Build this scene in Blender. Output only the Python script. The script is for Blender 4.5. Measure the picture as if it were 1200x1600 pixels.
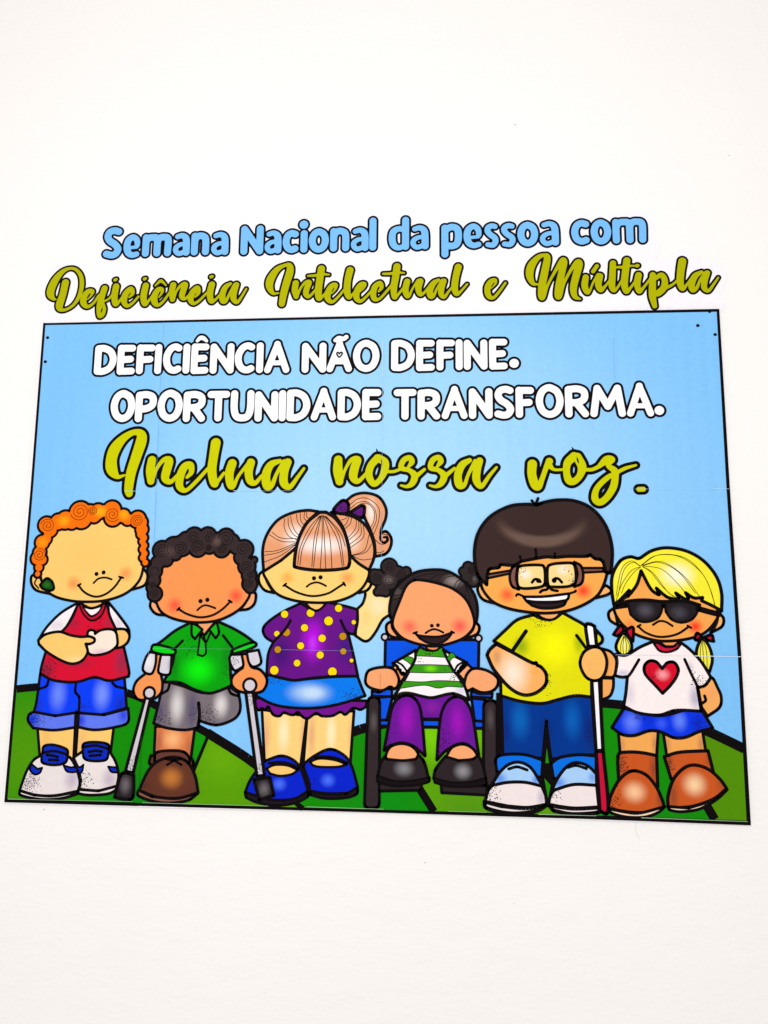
import bpy, math, random
import numpy as np
from mathutils import Vector, geometry
random.seed(4)
R = math.radians
for o in list(bpy.data.objects):
    bpy.data.objects.remove(o, do_unlink=True)
C = bpy.context.scene.collection
S = bpy.context.scene
PZ = 1.5                                   # height of the poster's centre above the floor, metres

# ------------------------------------------------------------------ camera, light, exposure
cam_d = bpy.data.cameras.new('camera'); cam = bpy.data.objects.new('camera', cam_d); C.objects.link(cam)
cam.location = (0.07901, -0.83662, PZ - 0.05327)
cam.rotation_euler = (R(97.3057), R(-0.5068), R(3.7630))
cam_d.sensor_fit = 'AUTO'; cam_d.sensor_width = 36.0; cam_d.lens = 22.2324
cam_d.clip_start = 0.02; cam_d.clip_end = 50
S.camera = cam

w = bpy.data.worlds.new('World'); S.world = w; w.use_nodes = True
bg = w.node_tree.nodes['Background']
bg.inputs[0].default_value = (1.0, 0.962, 0.954, 1); bg.inputs[1].default_value = 0.905

def area(name, loc, target, size, power, col):
    l = bpy.data.lights.new(name, 'AREA'); l.shape = 'SQUARE'; l.size = size; l.energy = power; l.color = col
    o = bpy.data.objects.new(name, l); C.objects.link(o); o.location = loc
    o.rotation_euler = (Vector(target) - Vector(loc)).to_track_quat('-Z', 'Y').to_euler()
    return o
area('room_lamp', (-0.08, -1.25, PZ + 0.38), (-0.03, 0, PZ + 0.0), 0.5, 6.9, (0.97, 1.0, 1.0))

S.view_settings.view_transform = 'Standard'; S.view_settings.look = 'None'
S.view_settings.exposure = 0.0; S.view_settings.gamma = 1.0; S.view_settings.use_curve_mapping = False
S.render.engine = 'CYCLES'

# ------------------------------------------------------------------ flat drawing sheet -> metres on the wall
# The poster is a flat print. Its drawing was traced on a grid; this plane-to-plane map takes a grid
# point to its true place (metres, x right, y up, from the poster's centre) on the flat wall.
HM = ((1.00407965e-03, 1.24465344e-05, -5.85485296e-01),
      (4.66610523e-06, -1.00003625e-03, 8.60611627e-01),
      (7.84492570e-05, 1.52370416e-04, 1.0))
def P(u, v):
    d = HM[2][0]*u + HM[2][1]*v + 1.0
    return ((HM[0][0]*u + HM[0][1]*v + HM[0][2])/d, (HM[1][0]*u + HM[1][1]*v + HM[1][2])/d)
def unit(u, v):                            # metres per grid unit near a point
    a, b = P(u-1, v), P(u+1, v); c, d = P(u, v-1), P(u, v+1)
    return 0.25*(math.dist(a, b) + math.dist(c, d))
GRID = {'': (0, 0, 1),
 'A1': (0, 760, 4.6154), 'A2': (0, 1030, 4.6154), 'B1': (190, 800, 5), 'B2': (170, 1030, 4.6154),
 'C1': (380, 760, 5), 'C2': (380, 1020, 5), 'D1': (560, 850, 5), 'D2': (550, 1060, 4.8),
 'E1': (720, 770, 4.8), 'E2': (720, 1040, 4.8), 'F1': (920, 840, 4.6154), 'F2': (920, 1060, 4.2857),
 'G1': (60, 400, 6.6667), 'G2': (220, 400, 6.6667), 'G3': (400, 400, 6.6667), 'G4': (560, 400, 6.6667),
 'G5': (740, 380, 6), 'G6': (930, 380, 6), 'J1': (150, 660, 5), 'J2': (360, 660, 5), 'J3': (590, 670, 6), 'J4': (800, 670, 5),
 'K1': (150, 330, 5), 'K2': (370, 330, 5), 'K3': (590, 330, 5), 'K4': (790, 330, 5),
 'L1': (140, 520, 5), 'L2': (360, 520, 5), 'L3': (590, 510, 5), 'L4': (810, 510, 5)}
cur = ['']
def frame(f): cur[0] = f
def grid_pt(x, y, f=None):
    ox, oy, s = GRID[cur[0] if f is None else f]
    return ox + x/s, oy + y/s
def parse(s):
    """'@A1 x,y x,y! x,y,r' -> [(X, Y, corner, R)] in metres; ! marks a sharp corner, r a pen radius."""
    f = cur[0]; out = []
    for tok in s.split():
        if tok[0] == '@': f = tok[1:]; continue
        c = tok.endswith('!'); v = [float(q) for q in tok.rstrip('!').split(',')]
        u, t = grid_pt(v[0], v[1], f); X, Y = P(u, t)
        out.append((X, Y, c, v[2]/GRID[f][2]*unit(u, t) if len(v) > 2 else 0.0))
    return out
def catmull(p0, p1, p2, p3, n):
    r = []
    for i in range(n):
        t = i/n; t2 = t*t; t3 = t2*t
        r.append(tuple(0.5*(2*b + (c-a)*t + (2*a-5*b+4*c-d)*t2 + (3*b-a-3*c+d)*t3) for a, b, c, d in zip(p0, p1, p2, p3)))
    return r
def smooth(pts, closed, n=6):
    m = len(pts)
    if m < 3 and closed: closed = False
    g = lambda i: (pts[i % m][0], pts[i % m][1], pts[i % m][3])
    out = []
    for i in range(m if closed else m-1):
        a, b = pts[i % m], pts[(i+1) % m]
        p1, p2 = g(i), g(i+1)
        p0 = g(i-1) if (closed or i > 0) and not a[2] else tuple(2*x-y for x, y in zip(p1, p2))
        p3 = g(i+2) if (closed or i < m-2) and not b[2] else tuple(2*y-x for x, y in zip(p1, p2))
        if a[2] and b[2]: out.append(p1)
        else: out += catmull(p0, p1, p2, p3, n)
    if not closed: out.append(g(m-1))
    return out

# ------------------------------------------------------------------ materials
def lin(c):
    c = c/255.0
    return c/12.92 if c <= 0.04045 else ((c+0.055)/1.055)**2.4
GAIN = 0.86                                # share of light the paper returns for a full-scale print colour
def ink_rgb(c): return tuple(min(0.9, lin(q)**1.08*GAIN) for q in c) + (1,)
def base_mat(name, rough=0.5, spec=0.04):
    m = bpy.data.materials.new(name); m.use_nodes = True
    b = m.node_tree.nodes['Principled BSDF']
    b.inputs['Roughness'].default_value = rough; b.inputs['Specular IOR Level'].default_value = spec
    return m, m.node_tree, b
cache = {}
def ink(name, rgb, blobs=(), dots=(), off=(0, 0)):
    """Printed colour. blobs: (x, y, rx, ry, rgb, strength) soft airbrushed patches of the print, dots: (x, y, rx, ry, density) stippling."""
    key = (name, rgb, tuple(blobs), tuple(dots), cur[0])
    if key in cache: return cache[key]
    m, nt, b = base_mat('ink_' + name)
    N, L = nt.nodes, nt.links
    tc = N.new('ShaderNodeTexCoord')
    ns = N.new('ShaderNodeTexNoise'); ns.inputs['Scale'].default_value = 140; ns.inputs['Detail'].default_value = 3
    L.new(tc.outputs['Object'], ns.inputs['Vector'])
    mr = N.new('ShaderNodeMapRange'); mr.inputs[1].default_value = 0.3; mr.inputs[2].default_value = 0.7
    mr.inputs[3].default_value = 0.972; mr.inputs[4].default_value = 1.02
    L.new(ns.outputs['Fac'], mr.inputs[0])
    def patch(x, y, rx, ry):
        u, v = grid_pt(x, y); X, Y = P(u, v); k = unit(u, v)/GRID[cur[0]][2]
        mp = N.new('ShaderNodeMapping'); mp.vector_type = 'TEXTURE'
        mp.inputs['Location'].default_value = (X-off[0], Y-off[1], 0); mp.inputs['Scale'].default_value = (rx*k, ry*k, 1000)
        L.new(tc.outputs['Object'], mp.inputs['Vector'])
        gr = N.new('ShaderNodeTexGradient'); gr.gradient_type = 'SPHERICAL'
        L.new(mp.outputs[0], gr.inputs[0])
        return gr.outputs['Fac']
    def mix(a, colr, fac_socket, strength):
        r = N.new('ShaderNodeMapRange'); r.interpolation_type = 'SMOOTHSTEP'; r.inputs[4].default_value = strength
        L.new(fac_socket, r.inputs[0])
        mx = N.new('ShaderNodeMix'); mx.data_type = 'RGBA'
        L.new(r.outputs[0], mx.inputs[0])
        if isinstance(a, tuple): mx.inputs[6].default_value = a
        else: L.new(a, mx.inputs[6])
        mx.inputs[7].default_value = colr
        return mx.outputs[2]
    colr = ink_rgb(rgb)
    for bl in blobs:
        x, y, rx, ry, c, s = bl[:6]; fs = patch(x, y, rx, ry)
        if len(bl) > 6:                    # a ring at 0.7 of the radii, kept where the mask patch lies
            a = N.new('ShaderNodeMath'); a.operation = 'SUBTRACT'; a.inputs[1].default_value = 0.3; L.new(fs, a.inputs[0])
            b2 = N.new('ShaderNodeMath'); b2.operation = 'ABSOLUTE'; L.new(a.outputs[0], b2.inputs[0])
            c2 = N.new('ShaderNodeMapRange'); c2.inputs[1].default_value = 0.17; c2.inputs[2].default_value = 0.0; L.new(b2.outputs[0], c2.inputs[0])
            d2 = N.new('ShaderNodeMath'); d2.operation = 'MULTIPLY'; L.new(c2.outputs[0], d2.inputs[0]); L.new(patch(*bl[6]), d2.inputs[1])
            e2 = N.new('ShaderNodeMath'); e2.operation = 'MULTIPLY'; e2.inputs[1].default_value = 1.8; L.new(d2.outputs[0], e2.inputs[0]); fs = e2.outputs[0]
        colr = mix(colr, ink_rgb(c), fs, s)
    if dots:
        vo = N.new('ShaderNodeTexVoronoi'); vo.inputs['Scale'].default_value = 560
        L.new(tc.outputs['Object'], vo.inputs['Vector'])
        lt = N.new('ShaderNodeMath'); lt.operation = 'LESS_THAN'; lt.inputs[1].default_value = 0.40
        L.new(vo.outputs['Distance'], lt.inputs[0])
        sep = N.new('ShaderNodeSeparateColor'); L.new(vo.outputs['Color'], sep.inputs[0])
        for (x, y, rx, ry, dn) in dots:
            f = patch(x, y, rx, ry)
            ml = N.new('ShaderNodeMath'); ml.operation = 'MULTIPLY'; ml.inputs[1].default_value = dn*1.7; L.new(f, ml.inputs[0])
            cmp_ = N.new('ShaderNodeMath'); cmp_.operation = 'LESS_THAN'
            L.new(sep.outputs[0], cmp_.inputs[0]); L.new(ml.outputs[0], cmp_.inputs[1])
            an = N.new('ShaderNodeMath'); an.operation = 'MULTIPLY'; L.new(cmp_.outputs[0], an.inputs[0]); L.new(lt.outputs[0], an.inputs[1])
            mx = N.new('ShaderNodeMix'); mx.data_type = 'RGBA'; L.new(an.outputs[0], mx.inputs[0])
            if isinstance(colr, tuple): mx.inputs[6].default_value = colr
            else: L.new(colr, mx.inputs[6])
            mx.inputs[7].default_value = ink_rgb((35, 25, 30)); colr = mx.outputs[2]
    mu = N.new('ShaderNodeMix'); mu.data_type = 'RGBA'; mu.blend_type = 'MULTIPLY'; mu.inputs[0].default_value = 1
    if isinstance(colr, tuple): mu.inputs[6].default_value = colr
    else: L.new(colr, mu.inputs[6])
    L.new(mr.outputs[0], mu.inputs[7]); L.new(mu.outputs[2], b.inputs['Base Color'])
    cache[key] = m
    return m
BLACK = ink('black', (17, 10, 14))
WHITE = ink('white', (255, 254, 255))

# ------------------------------------------------------------------ mesh builders (flat print layers)
STEP = 4e-6                                # height between two print layers, metres
BASE = 0.00066                             # just above the paper sheets
layer = [0]
def nz():
    layer[0] += 1
    return BASE + layer[0]*STEP
class MB:
    def __init__(s): s.v = []; s.f = []; s.mi = []
    def poly(s, pts, z, mi):
        i = len(s.v); s.v += [(x, y, z) for x, y in pts]; s.f.append(tuple(range(i, i+len(pts)))); s.mi.append(mi)
    def fill(s, pts, z, mi):
        q = [Vector((p[0]*1000, p[1]*1000)) for p in pts]
        r = geometry.delaunay_2d_cdt(q, [], [list(range(len(q)))], 1, 1e-4)
        i = len(s.v); s.v += [(p.x/1000, p.y/1000, z) for p in r[0]]
        for t in r[2]: s.f.append(tuple(i+k for k in t)); s.mi.append(mi)
    def disc(s, x, y, r, z, mi, n=14, ry=None):
        s.poly([(x + r*math.cos(2*math.pi*k/n), y + (ry or r)*math.sin(2*math.pi*k/n)) for k in range(n)], z, mi)
    def ribbon(s, pts, wd, z, mi, closed, caps=True):
        m = len(pts)
        for i in range(m if closed else m-1):
            a, b = pts[i], pts[(i+1) % m]
            dx, dy = b[0]-a[0], b[1]-a[1]; l = math.hypot(dx, dy)
            if l < 1e-7: continue
            ha = (a[2] or wd/2); hb = (b[2] or wd/2); nx, ny = -dy/l, dx/l
            s.poly([(a[0]-nx*ha, a[1]-ny*ha), (b[0]-nx*hb, b[1]-ny*hb), (b[0]+nx*hb, b[1]+ny*hb), (a[0]+nx*ha, a[1]+ny*ha)], z, mi)
        for i in range(m):
            a, b, c = pts[i-1], pts[i], pts[(i+1) % m]
            t1 = math.atan2(b[1]-a[1], b[0]-a[0]); t2 = math.atan2(c[1]-b[1], c[0]-b[0])
            d = abs((t2-t1+math.pi) % (2*math.pi) - math.pi)
            if d > 0.12 or (not closed and i in (0, m-1)):
                if not caps and i in (0, m-1): continue
                s.disc(b[0], b[1], b[2] or wd/2, z, mi, 12)
    def field(s, segs, grow, z, mi, cell=0.0008):
        """outline of a union of tapered pen strokes, grown by a margin, by marching squares"""
        A = np.array(segs)
        rm = A[:, [2, 5]].max() + abs(grow) + 2*cell
        x0, x1 = A[:, [0, 3]].min()-rm, A[:, [0, 3]].max()+rm; y0, y1 = A[:, [1, 4]].min()-rm, A[:, [1, 4]].max()+rm
        nx, ny = int((x1-x0)/cell)+2, int((y1-y0)/cell)+2
        X, Y = np.meshgrid(x0+cell*np.arange(nx), y0+cell*np.arange(ny))
        D = np.full(X.shape, 9.0)
        for ax, ay, ar, bx, by, br in segs:
            dx, dy = bx-ax, by-ay; l2 = dx*dx+dy*dy
            t = np.clip(((X-ax)*dx+(Y-ay)*dy)/l2, 0, 1) if l2 > 1e-14 else 0.0
            np.minimum(D, np.hypot(X-ax-t*dx, Y-ay-t*dy) - (ar+t*(br-ar)), out=D)
        D = D - grow
        D[np.abs(D) < 1e-8] = 1e-8
        ins = D < 0
        full = ins[:-1, :-1] & ins[1:, :-1] & ins[:-1, 1:] & ins[1:, 1:]
        anyc = ins[:-1, :-1] | ins[1:, :-1] | ins[:-1, 1:] | ins[1:, 1:]
        for j in range(ny-1):
            row = full[j]; i = 0
            if not anyc[j].any(): continue
            ya, yb = Y[j, 0], Y[j+1, 0]
            e = np.flatnonzero(np.diff(np.concatenate(([0], row.astype(np.int8), [0]))))
            for a, b in zip(e[::2], e[1::2]):
                s.poly([(X[0, a], ya), (X[0, b], ya), (X[0, b], yb), (X[0, a], yb)], z, mi)
            for i in np.flatnonzero(anyc[j] & ~row):
                c = [(j, i), (j, i+1), (j+1, i+1), (j+1, i)]; p = []
                for k in range(4):
                    q, r = c[k], c[(k+1) % 4]; d0, d1 = D[q], D[r]
                    if d0 < 0: p.append((X[q], Y[q]))
                    if (d0 < 0) != (d1 < 0):
                        t = d0/(d0-d1); p.append((X[q]+t*(X[r]-X[q]), Y[q]+t*(Y[r]-Y[q])))
                if len(p) > 2: s.poly(p, z, mi)
    def build(s, name, mats, parent, off=(0, 0)):
        me = bpy.data.meshes.new(name)
        me.from_pydata([(x-off[0], y-off[1], z) for x, y, z in s.v], [], s.f)
        for m in mats: me.materials.append(m)
        me.polygons.foreach_set('material_index', s.mi); me.update()
        o = bpy.data.objects.new(name, me); C.objects.link(o); o.parent = parent
        return o
def segs_of(paths):
    out = []
    for p in paths:
        if len(p) == 1: out.append((p[0][0], p[0][1], p[0][2])*2)
        for a, b in zip(p, p[1:]): out.append((a[0], a[1], a[2], b[0], b[1], b[2]))
    return out
def empty(name, loc, parent=None, rot=True):
    o = bpy.data.objects.new(name, None); C.objects.link(o); o.location = loc; o.empty_display_size = 0.05
    if rot: o.rotation_euler = (math.pi/2, 0, 0)
    if parent: o.parent = parent
    return o
def tag(o, label=None, cat=None, group=None, kind=None):
    for k, v in (('label', label), ('category', cat), ('group', group), ('kind', kind)):
        if v: o[k] = v
    return o

# ------------------------------------------------------------------ the wall
def wall():
    m, nt, b = base_mat('wall_paint', 0.6, 0.1); N, L = nt.nodes, nt.links
    tc = N.new('ShaderNodeTexCoord')
    big = N.new('ShaderNodeTexNoise'); big.inputs['Scale'].default_value = 2.2; big.inputs['Detail'].default_value = 3
    L.new(tc.outputs['Object'], big.inputs['Vector'])
    cr = N.new('ShaderNodeValToRGB'); cr.color_ramp.elements[0].position = 0.35; cr.color_ramp.elements[1].position = 0.7
    cr.color_ramp.elements[0].color = (0.86, 0.838, 0.814, 1); cr.color_ramp.elements[1].color = (0.87, 0.852, 0.832, 1)
    L.new(big.outputs['Fac'], cr.inputs[0]); L.new(cr.outputs[0], b.inputs['Base Color'])
    mp = N.new('ShaderNodeMapping'); mp.inputs['Scale'].default_value = (0.55, 1, 1.15); mp.inputs['Rotation'].default_value = (0, R(-12), 0)
    L.new(tc.outputs['Object'], mp.inputs['Vector'])
    n1 = N.new('ShaderNodeTexNoise'); n1.inputs['Scale'].default_value = 170; n1.inputs['Detail'].default_value = 4; n1.inputs['Roughness'].default_value = 0.6
    n2 = N.new('ShaderNodeTexNoise'); n2.inputs['Scale'].default_value = 34; n2.inputs['Detail'].default_value = 4
    L.new(mp.outputs[0], n1.inputs['Vector']); L.new(mp.outputs[0], n2.inputs['Vector'])
    ad = N.new('ShaderNodeMath'); ad.operation = 'MULTIPLY_ADD'; ad.inputs[1].default_value = 2.2
    L.new(n2.outputs['Fac'], ad.inputs[0]); L.new(n1.outputs['Fac'], ad.inputs[2])
    bu = N.new('ShaderNodeBump'); bu.inputs['Strength'].default_value = 0.32; bu.inputs['Distance'].default_value = 0.004
    L.new(ad.outputs[0], bu.inputs['Height']); L.new(bu.outputs[0], b.inputs['Normal'])
    me = bpy.data.meshes.new('wall')
    v = [(-3, 0, -PZ), (3, 0, -PZ), (3, 0, 2), (-3, 0, 2), (-3, .1, -PZ), (3, .1, -PZ), (3, .1, 2), (-3, .1, 2)]
    me.from_pydata(v, [], [(0, 1, 2, 3), (5, 4, 7, 6), (1, 5, 6, 2), (4, 0, 3, 7), (3, 2, 6, 7), (4, 5, 1, 0)])
    me.materials.append(m)
    o = bpy.data.objects.new('wall', me); C.objects.link(o); o.location = (0, 0, PZ)
    tag(o, kind='structure')
    return o
WALL = wall()

# ------------------------------------------------------------------ the poster's sheets and border
poster = tag(empty('poster', (0, -0.0026, PZ)), 'large illustrated poster of six cartoon children on green hills under white and lime slogans', 'poster')

def between(a, b, t): return (a[0]+(b[0]-a[0])*t, a[1]+(b[1]-a[1])*t)
def cross(l, m):
    (x1, y1), (x2, y2) = l; (x3, y3), (x4, y4) = m
    d = (x1-x2)*(y3-y4)-(y1-y2)*(x3-x4)
    return (((x1*y2-y1*x2)*(x3-x4)-(x1-x2)*(x3*y4-y3*x4))/d, ((x1*y2-y1*x2)*(y3-y4)-(y1-y2)*(x3*y4-y3*x4))/d)
cols = [((71, 508), (11, 1250)), ((258, 505), (217, 1257)), ((598, 497), (594, 1269)), ((957, 490), (985, 1281)), ((1120, 487), (1169, 1286))]
rows = [((71, 508), (1120, 487)), ((50, 769), (1138, 764)), ((30, 1011), (1156, 1026)), ((11, 1250), (1169, 1286))]
frame('')
def sky_ink():
    SKY = ink('sky', (138, 204, 255), [(620, 800, 650, 480, (178, 224, 255), 1.0), (640, 640, 330, 260, (170, 220, 255), 0.5)])
    nt = SKY.node_tree; N, L = nt.nodes, nt.links
    b = N['Principled BSDF']; src = b.inputs['Base Color'].links[0].from_socket
    tc = next(n for n in N if n.type == 'TEX_COORD')
    mp = N.new('ShaderNodeMapping'); mp.inputs['Scale'].default_value = (26, 0.7, 1); L.new(tc.outputs['Object'], mp.inputs['Vector'])
    ns = N.new('ShaderNodeTexNoise'); ns.inputs['Scale'].default_value = 4; ns.inputs['Detail'].default_value = 4; L.new(mp.outputs[0], ns.inputs['Vector'])
    mr = N.new('ShaderNodeMapRange'); mr.inputs[1].default_value = 0.3; mr.inputs[2].default_value = 0.7; mr.inputs[3].default_value = 0.972; mr.inputs[4].default_value = 1.012
    L.new(ns.outputs['Fac'], mr.inputs[0])
    mu = N.new('ShaderNodeMix'); mu.data_type = 'RGBA'; mu.blend_type = 'MULTIPLY'; mu.inputs[0].default_value = 1
    L.new(src, mu.inputs[6]); L.new(mr.outputs[0], mu.inputs[7]); L.new(mu.outputs[2], b.inputs['Base Color'])
    return SKY
SKY = sky_ink()
PAPER = ink('paper', (253, 251, 252))
def slab(mb, q, z0, z1, top, side):
    mb.poly(q, z1, top)
    if q[0][0]*0 == 0:
        for i in range(4):
            a, b = q[i], q[(i+1) % 4]; k = len(mb.v)
            mb.v += [(a[0], a[1], z0), (b[0], b[1], z0), (b[0], b[1], z1), (a[0], a[1], z1)]
            mb.f.append((k, k+1, k+2, k+3)); mb.mi.append(side)
# white backing paper, showing as an uneven sliver around the print
mb = MB()
back = [P(u, v) for u, v in ((69, 506), (1123, 484), (1139, 765), (1172, 1288.6), (900, 1279.2), (590, 1268.6), (300, 1262), (7, 1253.5), (47, 760))]
mb.fill(back, 0.0004, 0)
for i in range(len(back)):
    a, b = back[i-1], back[i]; k = len(mb.v)
    mb.v += [(a[0], a[1], 0.0001), (b[0], b[1], 0.0001), (b[0], b[1], 0.0004), (a[0], a[1], 0.0004)]; mb.f.append((k, k+1, k+2, k+3)); mb.mi.append(0)
mb.build('backing_paper', [PAPER], poster)
for px in (-0.45, -0.15, 0.15, 0.45):      # foam pads that hold the sheets to the wall
    for py in (-0.29, 0.3):
        mb = MB(); slab(mb, [(px-.008, py-.008), (px+.008, py-.008), (px+.008, py+.008), (px-.008, py+.008)], -0.0026, 0.0003, 0, 0); mb.build('adhesive_pad', [PAPER], poster)
for i in range(4):
    for j in range(3):
        q = [cross(cols[i], rows[j+1]), cross(cols[i+1], rows[j+1]), cross(cols[i+1], rows[j]), cross(cols[i], rows[j])]
        q = [P(*p) for p in q]; cx = sum(p[0] for p in q)/4; cy = sum(p[1] for p in q)/4
        q = [(p[0]-math.copysign(0.00002, p[0]-cx), p[1]-math.copysign(0.00002, p[1]-cy)) for p in q]
        mb = MB(); slab(mb, q, 0.0004, 0.00058 + 0.00005*((i+j) % 2), 0, 1)
        mb.build('paper_sheet', [SKY, PAPER], poster)

# --- hills
def shape(parent, name, path, mat, wd=4.2, lines=(), label=None, dots=(), outline=True):
    """one printed patch with its ink outline; wd in grid units"""
    pts = parse(path); cv = smooth(pts, True)
    u = 0.00086
    mb = MB(); z = nz(); mb.fill(cv, z, 0)
    z2 = nz()
    if wd: mb.ribbon([(p[0], p[1], 0) for p in cv], wd*u*(1.07 if wd > 2 else 1), z2, 1, True)
    for ln in lines: pen(mb, ln, z2)
    for d in dots: pt = parse(d)[0]; mb.disc(pt[0], pt[1], pt[3], z2, 1, 18)
    o = mb.build(name, [mat, BLACK], parent)
    if label: o['label'] = label
    return o
def pen(mb, ln, z, mi=1):
    """ln = (width, path)"""
    wd, s = ln if isinstance(ln, tuple) else (4.0, ln)
    caps = wd > 0; wd = abs(wd)            # a negative width asks for square ends
    p = parse(s); cv = smooth(p, False)
    mb.ribbon(cv if any(q[3] for q in p) else [(q[0], q[1], 0) for q in cv], wd*0.00086*(1.07 if wd > 2 else 1), z, mi, False, caps)
def strokes(parent, name, lines, mat=None, dots=()):
    mb = MB(); z = nz()
    for ln in lines: pen(mb, ln, z, 0)
    for d in dots: pt = parse(d)[0]; mb.disc(pt[0], pt[1], pt[3], z, 0, 18)
    return mb.build(name, [mat or BLACK], parent)
def spot(parent, name, at, mat, wd=0.0):
    """disc 'x,y,r' with an ink ring"""
    pt = parse(at)[0]; mb = MB()
    if wd: mb.disc(pt[0], pt[1], pt[3] + wd*0.00086, nz(), 1, 28)
    mb.disc(pt[0], pt[1], pt[3], nz(), 0, 28)
    return mb.build(name, [mat, BLACK], parent)
def blob(parent, name, balls, mat, wd=3.5, spirals=(), sw=0.9, smat=None):
    """cluster of curls; balls 'x,y,r x,y,r'"""
    b = [(p[0], p[1], p[3]) for p in parse(balls)]
    sg = [q+q for q in b]; mb = MB()
    mb.field(sg, wd*0.00086, nz(), 1); mb.field(sg, 0, nz(), 0)
    z = nz()
    for s in spirals:
        x, y, c, r = parse(s)[0]
        tn = random.uniform(2.2, 2.9); a0 = random.uniform(0, 6.28); sgn = random.choice((-1, 1)); n = 44
        pts = [(x + r*(k/n)**0.85*math.cos(a0+sgn*tn*6.283*k/n), y + r*(k/n)**0.85*math.sin(a0+sgn*tn*6.283*k/n)*0.95, 0) for k in range(2, n+1)]
        mb.ribbon(pts, sw*0.00086, z, 2, False)
    return mb.build(name, [mat, BLACK, smat or BLACK], parent)

GREEN, LIME = (24, 148, 8), (98, 166, 6)
frame('')
hl = ink('hill_green', GREEN, [(40, 1180, 150, 160, (88, 160, 6), 1.0), (290, 1150, 60, 50, (20, 175, 20), .6), (210, 1240, 100, 50, (10, 130, 30), .6)])
hr = ink('hill_lime', LIME, [(350, 1180, 60, 60, (112, 180, 10), .8)])
g3 = ink('far_green', GREEN, [(600, 1250, 90, 60, (15, 150, 25), .7)])
l3 = ink('far_lime', (100, 170, 10), [(690, 1150, 110, 60, (130, 212, 10), 1.0), (730, 1260, 90, 40, (88, 150, 25), .6)])
shape(poster, 'hill', '27,1076! 60,1073 130,1070 200,1082 250,1104 330,1147! 285,1257! 13,1250!', hl, 0, [(-11, '28.5,1076 60,1073 130,1070 200,1082 250,1104 330,1147'), (-9, '330,1147 284,1256')])
shape(poster, 'hill', '330,1147! 400,1193 482,1261! 285,1257!', hr, 0, [(-13, '325,1144 400,1193 476,1260')])
shape(poster, 'hill', '430,1225! 490,1175 554,1142 610,1126 690,1120 672,1268! 480,1261!', g3, 0, [(13, '440,1218 490,1175 554,1142 610,1128')])
shape(poster, 'hill', '610,1128! 700,1124 800,1116 880,1099 915,1097! 905,1275! 680,1268! 630,1190!', l3, 0, [(10, '600,1130 700,1124 800,1116 880,1099 915,1097'), (-11, '630,1190 678,1267')])
shape(poster, 'hill', '880,1096! 940,1098 1000,1106 1075,1130! 1116,1281! 905,1275!', ink('far_green2', GREEN, [(990, 1260, 80, 40, (10, 140, 40), .6)]), 0, [(12, '880,1096 940,1098 1000,1106 1075,1130')])
shape(poster, 'hill', '1060,1124! 1111,1145 1160,1169! 1167,1283! 1116,1281! 1060,1185!', ink('far_lime2', (92, 152, 6)), 0, [(-13, '1060,1124 1111,1145 1161,1169'), (-12, '1060,1185 1115,1279')])

hills_top = layer[0] + 30
def figure(label, tier=0):
    layer[0] = hills_top + tier*110
    o = empty('printed_child', (0, 0, 0), poster, rot=False); o['label'] = label
    return o

# ------------------------------------------------------------------ 1: red shirt, orange curls, hearing aid
f = figure('printed child with orange curls, green hearing aid and red vest')
frame('A2')
SK = (255, 209, 122)
skin1 = ink('skin', SK, [(340, 600, 60, 200, (240, 185, 110), .5), (600, 600, 60, 200, (240, 185, 130), .5)])
shape(f, 'leg', '560,480! 830,480! 800,720! 535,720!', skin1)
shape(f, 'leg', '282,490! 552,490! 540,730! 300,720!', skin1)
BLU = (10, 70, 250)
sh = ink('shorts', BLU, [(430, 250, 90, 170, (120, 150, 255), .9), (745, 250, 90, 160, (130, 160, 255), .9), (280, 340, 70, 120, (40, 50, 170), .5), (880, 330, 80, 120, (30, 40, 150), .6)], [(620, 350, 60, 50, .5)])
shape(f, 'shorts', '300,110! 275,300 255,378! 420,404 555,382! 580,382! 740,396 922,348! 905,110!', sh, 4.2,
      ['562,150 553,230 582,275 578,380', '360,150 345,192 292,212', '820,168 850,195 915,208'])
cu = ink('cuff', (105, 130, 245), [(240, 430, 90, 90, (10, 60, 220), 1), (590, 440, 60, 80, (30, 60, 230), .9), (900, 400, 60, 80, (30, 60, 230), .8)], [(280, 440, 110, 70, .6)])
shape(f, 'shorts_cuff', '255,376! 222,395 214,440 250,492! 400,508 552,488! 556,382! 410,405!', cu)
shape(f, 'shorts_cuff', '578,384! 572,485! 690,506 830,488 930,452 934,352! 760,398!', cu)
strokes(f, 'leg_gap', [(6, '566,378 564,500 552,690')])
SHOE = (240, 231, 229)
s1 = ink('shoe_white', SHOE, [(800, 860, 90, 120, (200, 180, 200), .8)], [(610, 870, 90, 90, .7)])
shape(f, 'shoe', '540,705! 620,650! 800,660! 845,740 864,830 852,908! 720,942 580,932! 592,860 570,770!', s1)
shape(f, 'sole', '580,934! 568,958 650,974 780,966 842,938 850,910! 720,944!', ink('sole_white', SHOE))
shape(f, 'shoe_tongue', '608,660 615,605 700,594 790,612 790,680 770,722 680,729 620,712', ink('tongue', (8, 50, 200)), 4, ['650,664 700,656 745,661', '657,692 735,686', '620,628 700,618 786,640'])
shape(f, 'shoe_patch', '555,768! 578,816 603,802 612,756! 590,774!', ink('tongue', (8, 50, 200)), 3)
shape(f, 'shoe_patch', '790,770! 812,806 858,812! 852,776!', ink('tongue', (8, 50, 200)), 3)
s2 = ink('shoe_white2', SHOE, [(530, 860, 90, 130, (195, 180, 200), .8), (240, 850, 70, 100, (210, 195, 205), .6)], [(210, 890, 120, 110, .75)])
shape(f, 'shoe', '315,685! 255,722 205,800 168,900 155,940! 260,972 400,978 572,945! 586,880 562,785 525,715 490,690!', s2)
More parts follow.
